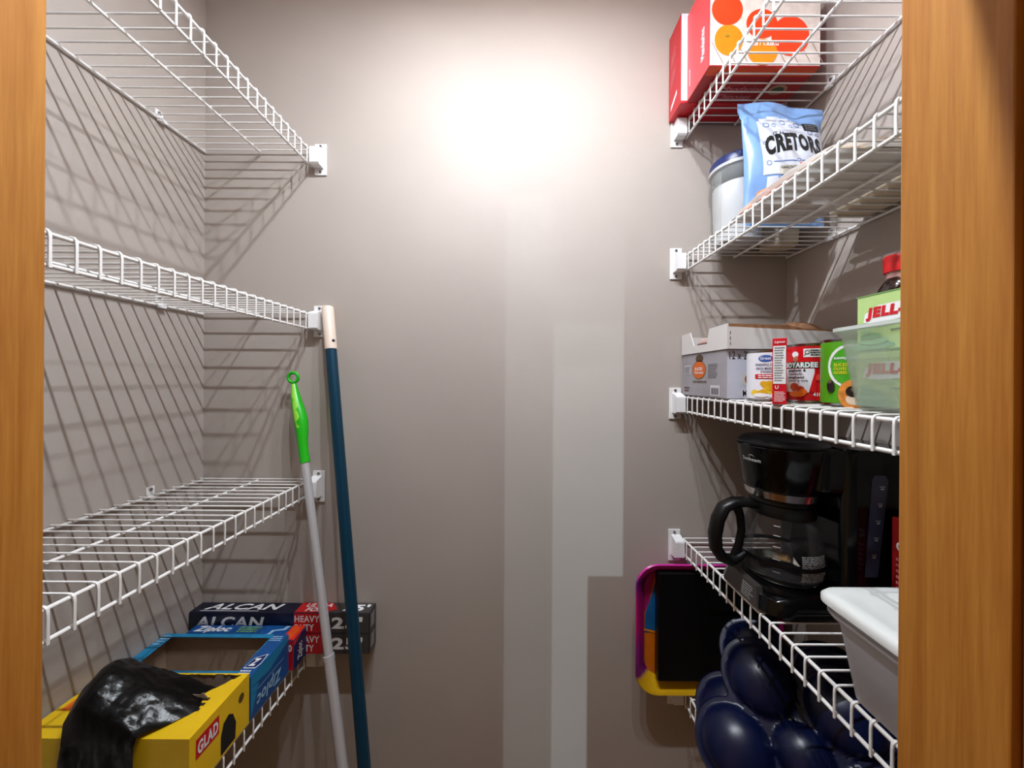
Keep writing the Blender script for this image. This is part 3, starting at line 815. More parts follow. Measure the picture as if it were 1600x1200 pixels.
d_grid('white_swirl', pf, -0.62, -0.30, 0.08, 0.345, FOILW, t, 0.0007, lambda a, b: math.hypot(a - 0.35, (b - 0.75)*0.9) < 0.42 or (b < 0.6 and abs(a - 0.25 - 0.1*b) < 0.16))
d_text(pf, 'CRETORS', -0.62, 0.76, 0.505, 0.665, BLACK_PRINT, t, 0.055, e=0.0014, arc=0.035)
d_text(pf, 'G.H.', -0.42, -0.16, 0.675, 0.71, BLACK_PRINT, t, 0.01, 0.3, e=0.0014)
d_rects('text_ribbon', pf, [(-0.36, 0.36, 0.355, 0.425)], mat('cream_print', (206, 204, 196), 0.5), t, e=0.0013, nu=12)
d_text(pf, 'HANDCRAFTED SMALL', -0.33, 0.33, 0.397, 0.418, BLACK_PRINT, t, 0.01, e=0.0019)
d_text(pf, 'BATCH', -0.13, 0.13, 0.365, 0.386, BLACK_PRINT, t, 0.01, e=0.0019)
DOOD = mat('blue_doodle_print', (96, 132, 196), 0.4)
bmr = bmesh.new()
for cu, cv, ru in ((-0.52, 0.78, 0.07), (-0.36, 0.77, 0.05), (-0.12, 0.80, 0.075), (0.06, 0.765, 0.05), (0.24, 0.79, 0.075), (0.55, 0.73, 0.07), (0.72, 0.71, 0.05), (-0.58, 0.45, 0.06), (0.1, 0.465, 0.04), (0.62, 0.82, 0.05), (-0.60, 0.62, 0.05)):
    n = 18; rv = ru*BW/BH
    a = [bmr.verts.new(pf(cu + ru*math.cos(6.2832*k/n), cv + rv*math.sin(6.2832*k/n), 0.0013)) for k in range(n)]
    b = [bmr.verts.new(pf(cu + 0.74*ru*math.cos(6.2832*k/n), cv + 0.74*rv*math.sin(6.2832*k/n), 0.0013)) for k in range(n)]
    for k in range(n): bmr.faces.new((a[k], a[(k+1)%n], b[(k+1)%n], b[k]))
part('doodle_rings', bmr, DOOD, t)
d_rects('doodle_rule', pf, [(-0.48, 0.05, 0.455, 0.462), (0.16, 0.85, 0.455, 0.462)], DOOD, t, e=0.0013, nu=12)
d_rects('black_corner', pf, [(0.42, 0.80, 0.745, 0.825)], BLACK_PRINT, t, e=0.0015, nu=10)
lines(pf, 0.46, 0.78, 0.752, 0.818, 3, GREY_PRINT, t, seed=21, e=0.002)
d_text(pf, 'C', -0.26, -0.10, 0.285, 0.325, WHITE_PRINT, t, 0.04, e=0.0014)

# cream packet along the wall
CREAM = mat('cream_paper', (214, 200, 176), 0.7, var=0.05, scale=20, bump=0.3, bscale=40)
t = thing('paper_packet', 'long cream paper packet lying flat against the right wall', 'packet', (0.713, 0.61, Z2))
ring = lambda y, i, hz: [(x, y, z) for x, z in rrect(0.668 + i, 0.758 - i, Z2 + 0.0006 + i*0.1, Z2 + hz, 0.012)]
part('wrapper', loft([ring(0.488, 0.006, 0.030), ring(0.496, 0.001, 0.042), ring(0.56, 0.0, 0.050), ring(0.66, 0.0, 0.048), ring(0.725, 0.001, 0.044), ring(0.735, 0.006, 0.032)]), CREAM, t, smooth=50)
part('end_fold', prism([(0.668, Z2 + 0.006), (0.750, Z2 + 0.006), (0.735, Z2 + 0.026), (0.683, Z2 + 0.026)], 0.4860, 0.4878), CREAM, t)

# cream bowl-like tub behind the snack bag
cx, cy = 0.697, 0.908
t = thing('cream_tub', 'low cream round tub behind the blue snack bag', 'tub', (cx, cy, Z2))
part('body', lathe(cx, cy, [(0.036, Z2 + 0.0006), (0.041, Z2 + 0.004), (0.044, Z2 + 0.055)], 32), mat('cream_plastic', (216, 200, 172), 0.5), t, smooth=50)
part('lid', lathe(cx, cy, [(0.0455, Z2 + 0.0555), (0.0455, Z2 + 0.063), (0.042, Z2 + 0.066), (0.001, Z2 + 0.066)], 32), mat('cream_plastic', (216, 200, 172), 0.5), t, smooth=50)

# clear bag with brown biscuits and pale flatbreads
def lumpy(cx, cy, cz, rx, ry, rz, seed, amp=0.12, sub=3):
    bm = bmesh.new(); bmesh.ops.create_icosphere(bm, subdivisions=sub, radius=1.0)
    for v in bm.verts:
        k = 1 + amp*noise.noise(v.co*2.0 + Vector((seed*3.1, seed, 0)))
        v.co = Vector((cx + v.co.x*rx*k, cy + v.co.y*ry*k, cz + v.co.z*rz*k))
    return bm
BISC = [mat('brown_biscuit', (186, 112, 62), 0.8, var=0.25, scale=90, bump=0.5, bscale=300), mat('toasted_biscuit', (160, 92, 52), 0.8, var=0.25, scale=90, bump=0.5, bscale=300)]
spots = [(0.506, 0.735, .0), (0.512, 0.690, .0), (0.552, 0.722, .0), (0.556, 0.676, .0), (0.522, 0.712, .030), (0.548, 0.694, .030), (0.596, 0.690, .0), (0.584, 0.706, .030)]
say = ['farthest of the brown biscuits inside the clear bag', 'brown biscuit at the aisle end of the clear bag', 'brown biscuit in the bag nearest the blue snack bag',
       'brown biscuit low in the clear bag toward the door', 'brown biscuit lying on top at the aisle side of the pile', 'brown biscuit on top in the middle of the pile',
       'brown biscuit low in the bag toward the right wall', 'brown biscuit on top toward the right wall']
for i, (bx, by, dz) in enumerate(spots):
    t = thing('biscuit', say[i], 'biscuit', (bx, by, Z2 + dz), 'brown biscuits in the clear bag')
    part('crumb', lumpy(bx, by, Z2 + 0.0155 + dz*0.72, 0.021, 0.019, 0.0125, i), BISC[i % 2], t, smooth=80)
PALE = mat('pale_flatbread', (222, 202, 178), 0.8, var=0.16, scale=26)
for i, (bx, by, dz, w) in enumerate(((0.580, 0.590, 0.0038, 'bottom'), (0.584, 0.586, 0.0128, 'middle'), (0.578, 0.592, 0.0218, 'upper'))):
    t = thing('flatbread', '%s pale round flatbread in the clear bag' % w, 'flatbread', (bx, by, Z2 + dz), 'flatbreads in the clear bag')
    part('bread', lathe(bx, by, [(0.050, Z2 + dz), (0.064, Z2 + dz + 0.002), (0.065, Z2 + dz + 0.006), (0.050, Z2 + dz + 0.0085), (0.002, Z2 + dz + 0.0085)], 30), PALE, t, smooth=60)
t = thing('clear_bag', 'clear plastic bag with red seal lying behind the lip', 'plastic bag', (0.56, 0.64, Z2))
def clear_sheet():
    bm = bmesh.new(); nx, ny = 30, 40; V = {}
    for lay in (0, 1):
        for j in range(ny+1):
            for i in range(nx+1):
                u, v = i/nx, j/ny
                x = 0.476 + 0.180*u; y = 0.515 + 0.250*v
                a = (math.sin(math.pi*u)**0.45)*(math.sin(math.pi*v)**0.4)
                if lay: z = Z2 + 0.004 + a*(0.040 + 0.012*v) + 0.005*noise.noise(Vector((x*45, y*45, 2)))*a
                else: z = Z2 + 0.0012 + 0.0006*(1 - a)
                V[lay, i, j] = bm.verts.new((x, y, z))
        for j in range(ny):
            for i in range(nx):
                bm.faces.new((V[lay,i,j], V[lay,i+1,j], V[lay,i+1,j+1], V[lay,i,j+1]))
    return bm
CLEAR = mat_film('clear_bag_film', (226, 222, 218), 0.16, 0.18, 0.9)
part('film', clear_sheet(), CLEAR, t, smooth=80)
part('red_seal', tube([(0.522, 0.628, Z2 + 0.0490), (0.56, 0.618, Z2 + 0.0500), (0.60, 0.608, Z2 + 0.0485), (0.640, 0.598, Z2 + 0.0430)], 0.0034, n=8, flat=(1.0, 0.5)), RED_PRINT, t, smooth=60, label='red zip seal')

# ================================================================== RIGHT SIDE, THIRD SHELF
Z3 = DECK_R[2]
GREYB = mat('grey_marbled_card', (156, 152, 158), 0.5, var=0.10, scale=12)
GREYF = mat('pale_grey_card', (196, 198, 210), 0.5, var=0.05, scale=12)
x0, x1, y0, y1, z0, z1 = 0.467, 0.728, 0.757, 0.957, Z3 + 0.0005, Z3 + 0.1115
t = thing('mushroom_carton', 'grey printed carton of canned mushrooms under the white tray', 'carton', ((x0+x1)/2, (y0+y1)/2, z0))
part('carton', box(x0, x1, y0, y1, z0, z1, bev=0.002, seg=2), GREYB, t)
h = z1 - z0
Lf = leftf(x0, y1, z0)
d_ellipse('brown_roundel', Lf, [(0.088, h*0.87, 0.018, 0.0105)], mat('brown_roundel_print', (84, 62, 46), 0.5), t)
d_ellipse('tan_ring', Lf, [(0.086, h*0.61, 0.033, 0.024)], mat('tan_print', (140, 110, 70), 0.5), t)
d_ellipse('orange_roundel', Lf, [(0.086, h*0.61, 0.030, 0.0215)], mat('pumpkin_print', (214, 100, 32), 0.5), t, e=E0*2)
d_text(Lf, 'SLICED', 0.068, 0.104, h*0.60, h*0.67, WHITE_PRINT, t, 0.03, e=E0*3)
d_text(Lf, 'Mushrooms', 0.066, 0.108, h*0.52, h*0.585, WHITE_PRINT, t, 0.02, e=E0*3)
d_text(Lf, 'SLICED MUSHROOMS', 0.056, 0.122, h*0.315, h*0.365, mat('brown_print', (90, 66, 20), 0.5), t, 0.03)
d_rects('white_sticker', Lf, [(0.012, 0.046, h*0.52, h*0.73)], mat('sticker_print', (205, 202, 210), 0.5), t)
lines(Lf, 0.015, 0.044, h*0.54, h*0.71, 4, GREY_PRINT, t, seed=31, e=E0*2.5)
lines(Lf, 0.128, 0.168, h*0.42, h*0.74, 7, GREY_PRINT, t, seed=32)
d_rects('barcode_label', Lf, [(0.138, 0.176, h*0.04, h*0.27)], mat('sticker_print', (205, 202, 210), 0.5), t)
d_rects('barcode', Lf, [(0.143 + 0.0042*k, 0.143 + 0.0042*k + (0.0022 if k % 3 else 0.0030), h*0.07, h*0.21) for k in range(7)], mat('barcode_print', (70, 44, 50), 0.5), t, e=E0*2)
lines(Lf, 0.012, 0.045, h*0.08, h*0.22, 2, mat('maroon_print', (96, 60, 60), 0.5), t, seed=33, fill=0.6)
S = front(x0, y0, z0)
d_rects('pale_side', S, [(0.001, x1-x0-0.001, 0.001, h-0.001)], GREYF, t)
d_text(S, '12 x 284 mL', 0.006, 0.088, h*0.80, h*0.96, BLACK_PRINT, t, 0.0, e=E0*2)
d_ellipse('mushroom_picture', S, [(0.066, h*0.40, 0.034, 0.022)], mat('cream_print', (206, 204, 196), 0.5), t, e=E0*2)
d_ellipse('mushroom_picture', S, [(0.068, h*0.40, 0.028, 0.018)], mat('rust_print', (150, 62, 26), 0.5), t, e=E0*3)
d_ellipse('pale_curl', S, [(0.050, h*0.12, 0.026, 0.014)], mat('sticker_print', (205, 202, 210), 0.5), t, e=E0*2)
d_text(S, 'MUSHROOMS', 0.036, 0.115, h*0.06, h*0.18, BLACK_PRINT, t, 0.02, e=E0*3)

# white cardboard tray
WCARD = mat('white_tray_card', (214, 210, 208), 0.55, var=0.03, scale=14); KBROWN = mat('brown_corrugate', (140, 96, 62), 0.85, var=0.10, scale=50)
tx0, tx1, ty0, ty1, tz0, tz1 = 0.464, 0.748, 0.750, 0.957, z1 + 0.0005, z1 + 0.056
t = thing('cardboard_tray', 'white cardboard tray with notched end on the grey carton', 'tray', ((tx0+tx1)/2, (ty0+ty1)/2, tz0))
T = 0.003
part('end_wall', prism([(ty1, tz0), (ty1, tz1), (0.912, tz1 + 0.001), (0.892, tz0 + 0.019), (0.830, tz0 + 0.019), (0.822, tz1 - 0.001), (ty0, tz1 + 0.001), (ty0, tz0)], tx0, tx0 + T, 'x'), WCARD, t)
part('side_wall', prism([(tx0 + T, tz0), (tx0 + T, tz1 - 0.006), (0.60, tz1 - 0.012), (tx1, tz1 - 0.018), (tx1, tz0)], ty0, ty0 + T), WCARD, t)
part('inner_flap', prism([(tx0 + T, tz0 + 0.003), (tx0 + T, tz1 + 0.001), (0.600, tz1 - 0.002), (0.640, tz1 - 0.010), (tx1 - T, tz1 - 0.014), (tx1 - T, tz0 + 0.003)], ty0 + T + 0.0003, ty0 + T + 0.003), KBROWN, t)
part('back_wall', box(tx0 + T, tx1, ty1 - T, ty1, tz0, tz1 - 0.006), WCARD, t)
part('far_end_wall', box(tx1 - T, tx1, ty0 + T + 0.0032, ty1 - T, tz0, tz1 - 0.006), WCARD, t)
part('base', box(tx0 + T, tx1 - T, ty0 + T + 0.0032, ty1 - T, tz0, tz0 + 0.0025), KBROWN, t)
d_rects('perforation', front(tx0, ty0, tz0), [(0.006, 0.0075, 0.008, 0.015), (0.006, 0.0075, 0.020, 0.027), (0.006, 0.0075, 0.032, 0.039)], BLACK_PRINT, t)
# pack inside tray seen through the notch, and lumpy bag
t = thing('wrapped_pack', 'film-wrapped pinkish pack showing through the tray notch', 'packet', (0.51, 0.87, tz0 + 0.003))
part('pack', lumpy(0.522, 0.868, tz0 + 0.0245, 0.050, 0.062, 0.0205, 3, 0.18), mat('pink_beige_film', (190, 160, 150), 0.3, var=0.16, scale=40), t, smooth=80)
t = thing('brown_paper_bag', 'lumpy brown bag peeking above the cardboard tray behind the cans', 'paper bag', (0.67, 0.83, tz0 + 0.003))
part('paper', lumpy(0.664, 0.812, tz0 + 0.0375, 0.062, 0.046, 0.0325, 5, 0.12), mat('brown_bag_paper', (168, 124, 92), 0.8, var=0.15, scale=60, bump=0.8, bscale=150), t, smooth=80)

# cans
TIN = mat('tin_rim', (176, 176, 176), 0.25, 1.0)
def can(name, label, cx, cy, r, hgt, bodym, group='cans on the third right shelf'):
    z0 = Z3 + 0.0005; t = thing(name, label, 'can', (cx, cy, z0), group)
    part('tin', lathe(cx, cy, [(r - 0.004, z0), (r, z0 + 0.001), (r, z0 + 0.003), (r - 0.001, z0 + 0.0045), (r - 0.001, z0 + hgt - 0.0045), (r, z0 + hgt - 0.003), (r, z0 + hgt), (r - 0.0025, z0 + hgt), (r - 0.0035, z0 + hgt - 0.004), (0.001, z0 + hgt - 0.004)], 40), TIN, t, smooth=40)
    part('paper_label', lathe(cx, cy, [(r - 0.0009, z0 + 0.0052), (r - 0.0004, z0 + 0.0052), (r - 0.0004, z0 + hgt - 0.0052), (r - 0.0009, z0 + hgt - 0.0052)], 48, False, False), bodym, t, smooth=40)
    return t, Cyl(cx, cy, r - 0.0004, z0, -math.atan2(cx, cy))
# pineapple
t, S = can('pineapple_can', 'white can picturing yellow pineapple chunks by the grey carton', 0.522, 0.706, 0.0375, 0.103, mat('white_can_paper', (232, 232, 240), 0.3))
d_ellipse('blue_oval', S, [(-0.004, 0.086, 0.012, 0.007)], mat('blue_oval_print', (52, 96, 170), 0.4), t)
d_text(S, 'Great', -0.013, 0.005, 0.0835, 0.0895, WHITE_PRINT, t, 0.02)
d_text(S, 'PINEAPPLE CHUNKS', -0.021, 0.022, 0.0715, 0.0760, mat('navy_print', (40, 46, 88), 0.5), t, 0.02)
d_text(S, 'GROS MORCEAUX', -0.020, 0.022, 0.0640, 0.0685, mat('navy_print', (40, 46, 88), 0.5), t, 0.02)
d_text(S, "D'ANANAS", -0.012, 0.010, 0.0575, 0.0620, mat('navy_print', (40, 46, 88), 0.5), t, 0.02)
d_rects('red_strip', S, [(-0.022, 0.030, 0.0450, 0.0545)], RED_PRINT, t, nu=10)
lines(S, -0.016, 0.026, 0.0460, 0.0535, 2, WHITE_PRINT, t, seed=41, e=E0*2.5, ragged=0.1)
YP = [mat('pineapple_print_a', (240, 200, 50), 0.4, var=0.12, scale=60), mat('pineapple_print_b', (224, 172, 28), 0.4, var=0.12, scale=60)]
rr = random.Random(2)
for q in (0, 1):
    d_ellipse('pineapple_picture', S, [(rr.uniform(-0.026, 0.030), rr.uniform(0.016, 0.036), 0.007, 0.0055) for _ in range(12)], YP[q], t, e=E0*(1+q), n=7)
d_ellipse('juice_curl', S, [(-0.012, 0.0125, 0.012, 0.004), (0.012, 0.0115, 0.012, 0.004)], WHITE_PRINT, t, e=E0*3)
# narrow red-white soup box set edge on
fx, fy = 0.4655, 0.602
dv = Vector((0.614, 0.789, 0)); sv = Vector((0.789, -0.614, 0))
w, ln, hb = 0.0205, 0.060, 0.117
t = thing('soup_mix_box', 'narrow white box with red ends standing between two cans', 'box', (fx, fy, Z3))
RS = mat('red_soup_card', (210, 16, 36), 0.35)
base = Vector((fx, fy, Z3 + 0.0005))
bmq = box(-w/2, w/2, 0, ln, 0, hb, bev=0.0006, seg=1)
bmesh.ops.transform(bmq, matrix=Matrix.Translation(base) @ Matrix(((sv.x, dv.x, 0, 0), (sv.y, dv.y, 0, 0), (0, 0, 1, 0), (0, 0, 0, 1))), verts=bmq.verts)
part('carton', bmq, RS, t)
S = Flat(base - sv*(w/2), sv, (0, 0, 1))
d_rects('white_panel', S, [(0.0012, w - 0.0012, 0.036, hb*0.885)], WHITE_PRINT, t)
lines(S, 0.003, w - 0.003, 0.040, hb*0.875, 14, GREY_PRINT, t, seed=43, e=E0*2, fill=0.35)
d_text(S, 'Lipton', 0.003, w - 0.003, hb*0.915, hb*0.965, WHITE_PRINT, t, 0.02, 0.2)
d_text(S, 'U', 0.004, 0.009, 0.027, 0.033, WHITE_PRINT, t, 0.02)
lines(S, 0.003, w - 0.002, 0.004, 0.023, 7, WHITE_PRINT, t, seed=44, fill=0.4)
# spaghetti can
SR = mat('red_can_paper', (206, 18, 30), 0.3)
t, S = can('spaghetti_can', 'red can picturing spaghetti next to the narrow soup box', 0.5685, 0.661, 0.0375, 0.112, SR)
d_rects('white_field', S, [(-0.044, 0.008, 0.020, 0.0645)], mat('white_can_paper', (232, 232, 240), 0.3), t, nu=14)
d_poly('red_taper', S, [[(0.0, 0.020), (0.010, 0.020), (0.010, 0.066)]], SR, t, e=E0*2)
d_ellipse('chef_hat', S, [(-0.021, 0.092, 0.0055, 0.0055)], WHITE_PRINT, t)
d_ellipse('chef_face', S, [(-0.0205, 0.0835, 0.0042, 0.006)], mat('skin_print', (176, 110, 74), 0.5), t)
d_rects('green_band', S, [(-0.040, 0.0135, 0.0660, 0.0770)], mat('green_band_print', (20, 96, 72), 0.4), t, nu=12)
d_text(S, 'BOYARDEE', -0.040, 0.0125, 0.0665, 0.0765, WHITE_PRINT, t, 0.05, e=E0*2.5)
d_text(S, 'spaghetti &', -0.034, -0.004, 0.0580, 0.0640, BLACK_PRINT, t, 0.03, e=E0*2)
d_text(S, 'meatballs', -0.032, -0.010, 0.0530, 0.0570, BLACK_PRINT, t, 0.01, e=E0*2)
d_text(S, 'spaghetti', -0.034, -0.007, 0.0450, 0.0505, BLACK_PRINT, t, 0.03, e=E0*2)
d_text(S, 'boulettes de viande', -0.034, -0.001, 0.0405, 0.0440, BLACK_PRINT, t, 0.01, e=E0*2)
d_rects('white_notice', S, [(-0.008, 0.020, 0.0860, 0.1020)], WHITE_PRINT, t, nu=8)
lines(S, 0.002, 0.019, 0.0880, 0.1005, 3, BLACK_PRINT, t, seed=46, e=E0*2, fill=0.55)
bmr = bmesh.new(); n = 18
a = [bmr.verts.new(S(-0.0025 + 0.0038*math.cos(6.2832*k/n), 0.0955 + 0.0038*math.sin(6.2832*k/n), E0*2)) for k in range(n)]
b = [bmr.verts.new(S(-0.0025 + 0.0028*math.cos(6.2832*k/n), 0.0955 + 0.0028*math.sin(6.2832*k/n), E0*2)) for k in range(n)]
for k in range(n): bmr.faces.new((a[k], a[(k+1)%n], b[(k+1)%n], b[k]))
part('magnifier_ring', bmr, BLACK_PRINT, t)
d_poly('magnifier_grip', S, [[(-0.0050, 0.0925), (-0.0075, 0.0895), (-0.0066, 0.0890), (-0.0043, 0.0920)]], BLACK_PRINT, t, e=E0*2)
d_ellipse('meatball_picture', S, [(-0.022, 0.030, 0.0075, 0.0075), (-0.012, 0.026, 0.006, 0.006)], mat('meatball_print', (190, 62, 24), 0.4), t, e=E0*2)
d_ellipse('noodle_picture', S, [(-0.018, 0.0165, 0.013, 0.0055), (-0.008, 0.021, 0.006, 0.005)], mat('noodle_print', (234, 110, 30), 0.4), t, e=E0*3)
d_text(S, '418', 0.006, 0.0175, 0.0130, 0.0200, WHITE_PRINT, t, 0.02, e=E0*2)
d_ellipse('tomato_picture', S, [(0.013, 0.048, 0.003, 0.006)], mat('tomato_print', (240, 70, 60), 0.4), t, e=E0*2)
# olives can
OG = mat('leaf_green_can_paper', (84, 160, 26), 0.3)
t, S = can('olive_can', 'green can of sliced olives partly behind the clear bin', 0.5635, 0.5755, 0.0375, 0.112, OG)
d_ellipse('white_ring', S, [(0.002, 0.066, 0.030, 0.036)], WHITE_PRINT, t)
d_ellipse('green_disc', S, [(0.003, 0.066, 0.0265, 0.0320)], mat('mid_green_print', (70, 164, 28), 0.4), t, e=E0*2)
d_text(S, 'compliments', -0.0185, 0.022, 0.0760, 0.0825, WHITE_PRINT, t, 0.03, e=E0*3)
d_text(S, 'SLICED RIPE', -0.0185, 0.012, 0.0660, 0.0710, mat('yellow_print', (230, 214, 40), 0.4), t, 0.02, e=E0*3)
d_text(S, 'OLIVES', -0.0185, -0.003, 0.0595, 0.0645, mat('yellow_print', (230, 214, 40), 0.4), t, 0.02, e=E0*3)
d_text(S, 'NOIRES TRANCH', -0.0185, 0.018, 0.0530, 0.0580, mat('yellow_print', (230, 214, 40), 0.4), t, 0.02, e=E0*3)
d_ellipse('olive_picture', S, [(-0.0230, 0.0330, 0.0055, 0.0105), (0.004, 0.025, 0.008, 0.009)], mat('olive_print', (36, 28, 30), 0.3), t, e=E0*4)
d_ellipse('olive_hole', S, [(-0.0240, 0.0405, 0.0034, 0.0030), (0.005, 0.028, 0.0035, 0.0035)], mat('olive_hole_print', (110, 90, 70), 0.4), t, e=E0*5)
d_ellipse('pizza_picture', S, [(0.004, 0.020, 0.017, 0.024)], mat('pizza_print', (226, 140, 60), 0.4, var=0.3, scale=120), t, e=E0*3)
d_ellipse('cheese_picture', S, [(0.006, 0.012, 0.010, 0.009), (0.012, 0.036, 0.008, 0.006)], mat('cheese_print', (240, 216, 190), 0.4), t, e=E0*3.5)

# translucent bin with pudding boxes and the bottle behind
FROST = mat_film('frosted_plastic', (210, 224, 212), 0.20, 0.30, 0.3)
bx0, bx1, by0, by1, bz0, bz1 = 0.476, 0.742, 0.345, 0.524, Z3 + 0.0006, Z3 + 0.121
t = thing('plastic_bin', 'translucent plastic bin holding the pale green pudding boxes', 'bin', ((bx0+bx1)/2, (by0+by1)/2, bz0))
def rr3(ix, z, r=0.02): return [(x, y, z) for x, y in rrect(bx0 + ix, bx1 - ix, by0 + ix*0.6, by1 - ix*0.6, r)]
part('tub', loft([rr3(0.034, bz0 + 0.003, 0.014), rr3(0.026, bz0 + 0.0005), rr3(0.0225, bz0 + 0.006), rr3(0.0065, bz1 - 0.004), rr3(0.0080, bz1 - 0.004), rr3(0.0240, bz0 + 0.006), rr3(0.032, bz0 + 0.0025, 0.014)][1:6]), FROST, t, smooth=50)
part('rim', loft([rr3(0.0066, bz1 - 0.006), rr3(0.0, bz1 - 0.005), rr3(0.0, bz1), rr3(0.0064, bz1), rr3(0.0066, bz1 - 0.006)], False, False), mat_film('frosted_rim_plastic', (226, 232, 228), 0.62, 0.3), t, smooth=40)
PGRN = mat('pistachio_card', (184, 214, 138), 0.4); PTOP = mat('pistachio_lid_card', (126, 178, 104), 0.4)
def pudding(z, label, x0=0.5055, y1=0.505, w=0.088, hb=0.078):
    y0 = y1 - w
    t = thing('pudding_box', label, 'box', (x0 + 0.02, (y0+y1)/2, z), 'pistachio pudding boxes')
    part('carton', box(x0, x0 + 0.034, y0, y1, z, z + hb, bev=0.0008, seg=1), PGRN, t)
    S = leftf(x0, y1, z)
    d_poly('white_blob', S, [[(0.010, 0.040), (0.012, 0.053), (0.022, 0.056), (0.030, 0.062), (0.082, 0.063), (0.082, 0.043), (0.060, 0.040), (0.03, 0.037)]], WHITE_PRINT, t)
    d_text(S, 'JELL-O', 0.0135, 0.080, 0.0415, 0.0605, RED_PRINT, t, 0.07, 0.12, e=E0*2)
    d_text(S, 'pistachio', 0.018, 0.050, 0.0305, 0.0365, mat('green_print', (120, 170, 90), 0.5), t, 0.0)
    lines(S, 0.046, 0.075, 0.024, 0.028, 1, GREY_PRINT, t, seed=51)
    G1, G2 = mat('pudding_print', (120, 176, 128), 0.35), mat('pudding_light_print', (146, 196, 146), 0.35)
    d_ellipse('pudding_swirl', S, [(0.026, 0.006, 0.026, 0.0055)], G1, t)
    d_ellipse('pudding_swirl', S, [(0.024, 0.013, 0.020, 0.0055)], G2, t, e=E0*2)
    d_ellipse('pudding_swirl', S, [(0.020, 0.020, 0.014, 0.0045)], G1, t, e=E0*3)
    d_ellipse('pudding_swirl', S, [(0.015, 0.0265, 0.007, 0.0035)], G2, t, e=E0*4)
    part('top_flap', box(x0 - 0.0006, x0 + 0.0346, y0 + 0.02, y1 + 0.0004, z + hb, z + hb + 0.0012), PTOP, t)
    return t
pudding(bz0 + 0.0065, 'pale green pudding box low inside the translucent bin')
pudding(bz0 + 0.0065 + 0.0797, 'pale green pudding box standing higher, sticking out of the bin')
cx, cy = 0.628, 0.556
z0 = Z3 + 0.0005
t = thing('syrup_bottle', 'dark brown bottle with red cap behind the pudding boxes', 'bottle', (cx, cy, z0))
part('glass', lathe(cx, cy, [(0.024, z0), (0.0265, z0 + 0.004), (0.0265, z0 + 0.08), (0.0240, z0 + 0.12), (0.0240, z0 + 0.150), (0.0275, z0 + 0.186), (0.0265, z0 + 0.194), (0.0200, z0 + 0.207), (0.0165, z0 + 0.211)], 24), mat('dark_syrup_plastic', (40, 14, 8), 0.12, coat=0.5), t, smooth=60)
part('clear_neck', lathe(cx, cy, [(0.0168, z0 + 0.2112), (0.0168, z0 + 0.221)], 24), mat('pink_clear_plastic', (196, 150, 146), 0.2), t, smooth=60)
bmc = bmesh.new(); bm_lathe(bmc, cx, cy, [(0.0200, z0 + 0.2212), (0.0205, z0 + 0.245), (0.0190, z0 + 0.2485), (0.001, z0 + 0.2485)], 32)
part('cap', bmc, mat('red_cap_plastic', (216, 14, 22), 0.4), t, smooth=40)

# ================================================================== RIGHT SIDE, FOURTH SHELF: coffee maker
Z4 = DECK_R[3] + 0.0005
BLK = mat('gloss_black_plastic', (5, 5, 6), 0.14, spec=0.3); SAT = mat('satin_black_plastic', (9, 9, 10), 0.36, spec=0.3)
CHROME = mat('chrome', (206, 204, 202), 0.12, 1.0)
cx, cy = 0.547, 0.702
t = thing('coffee_maker', 'black drip coffee maker with chrome band on the fourth shelf', 'coffee maker', (0.6, cy, Z4))
def plan(x0, x1, y0, y1, rf, rb, z):
    out = []
    for px, py, a0, r in ((x1-rb, y1-rb, 0, rb), (x0+rf, y1-rf, 90, rf), (x0+rf, y0+rf, 180, rf), (x1-rb, y0+rb, 270, rb)):
        for k in range(9):
            a = math.radians(a0 + 90.0*k/8); out.append((px + r*math.cos(a), py + r*math.sin(a), z))
    return out
part('base', loft([plan(0.466, 0.742, 0.620, 0.784, 0.045, 0.018, Z4), plan(0.462, 0.745, 0.616, 0.788, 0.045, 0.02, Z4 + 0.006),
                   plan(0.468, 0.745, 0.618, 0.786, 0.05, 0.02, Z4 + 0.030), plan(0.482, 0.744, 0.622, 0.782, 0.055, 0.02, Z4 + 0.039)]), BLK, t, smooth=40)
part('tower', loft([plan(0.603, 0.745, 0.617, 0.787, 0.02, 0.02, Z4 + 0.036), plan(0.603, 0.745, 0.617, 0.787, 0.02, 0.02, Z4 + 0.305), plan(0.606, 0.743, 0.620, 0.784, 0.03, 0.02, Z4 + 0.315)]), BLK, t, smooth=40)
part('head', loft([plan(0.56, 0.66, 0.628, 0.776, 0.02, 0.02, Z4 + 0.235), plan(0.56, 0.66, 0.624, 0.780, 0.02, 0.02, Z4 + 0.305), plan(0.562, 0.66, 0.628, 0.776, 0.02, 0.02, Z4 + 0.313)]), BLK, t, smooth=40)
part('brew_basket', lathe(cx, cy, [(0.062, Z4 + 0.222), (0.066, Z4 + 0.228), (0.0760, Z4 + 0.300), (0.0770, Z4 + 0.309), (0.074, Z4 + 0.312)], 48), BLK, t, smooth=40)
lid = part('lid', lathe(cx, cy, [(0.0765, Z4 + 0.3125), (0.0765, Z4 + 0.3160), (0.066, Z4 + 0.3245), (0.030, Z4 + 0.3265), (0.001, Z4 + 0.3265)], 48), SAT, t, smooth=40)
part('lid_tab', tube([(cx - 0.074 - 0.014*math.sin(a), cy + 0.016*math.cos(a), Z4 + 0.3120) for a in [math.pi*i/14 for i in range(15)]], 0.0011, n=6), SAT, lid, smooth=60)
part('chrome_band', lathe(cx, cy, [(0.0585, Z4 + 0.2070), (0.0615, Z4 + 0.2080), (0.0650, Z4 + 0.2225), (0.0615, Z4 + 0.2235)], 48), CHROME, t, smooth=40)
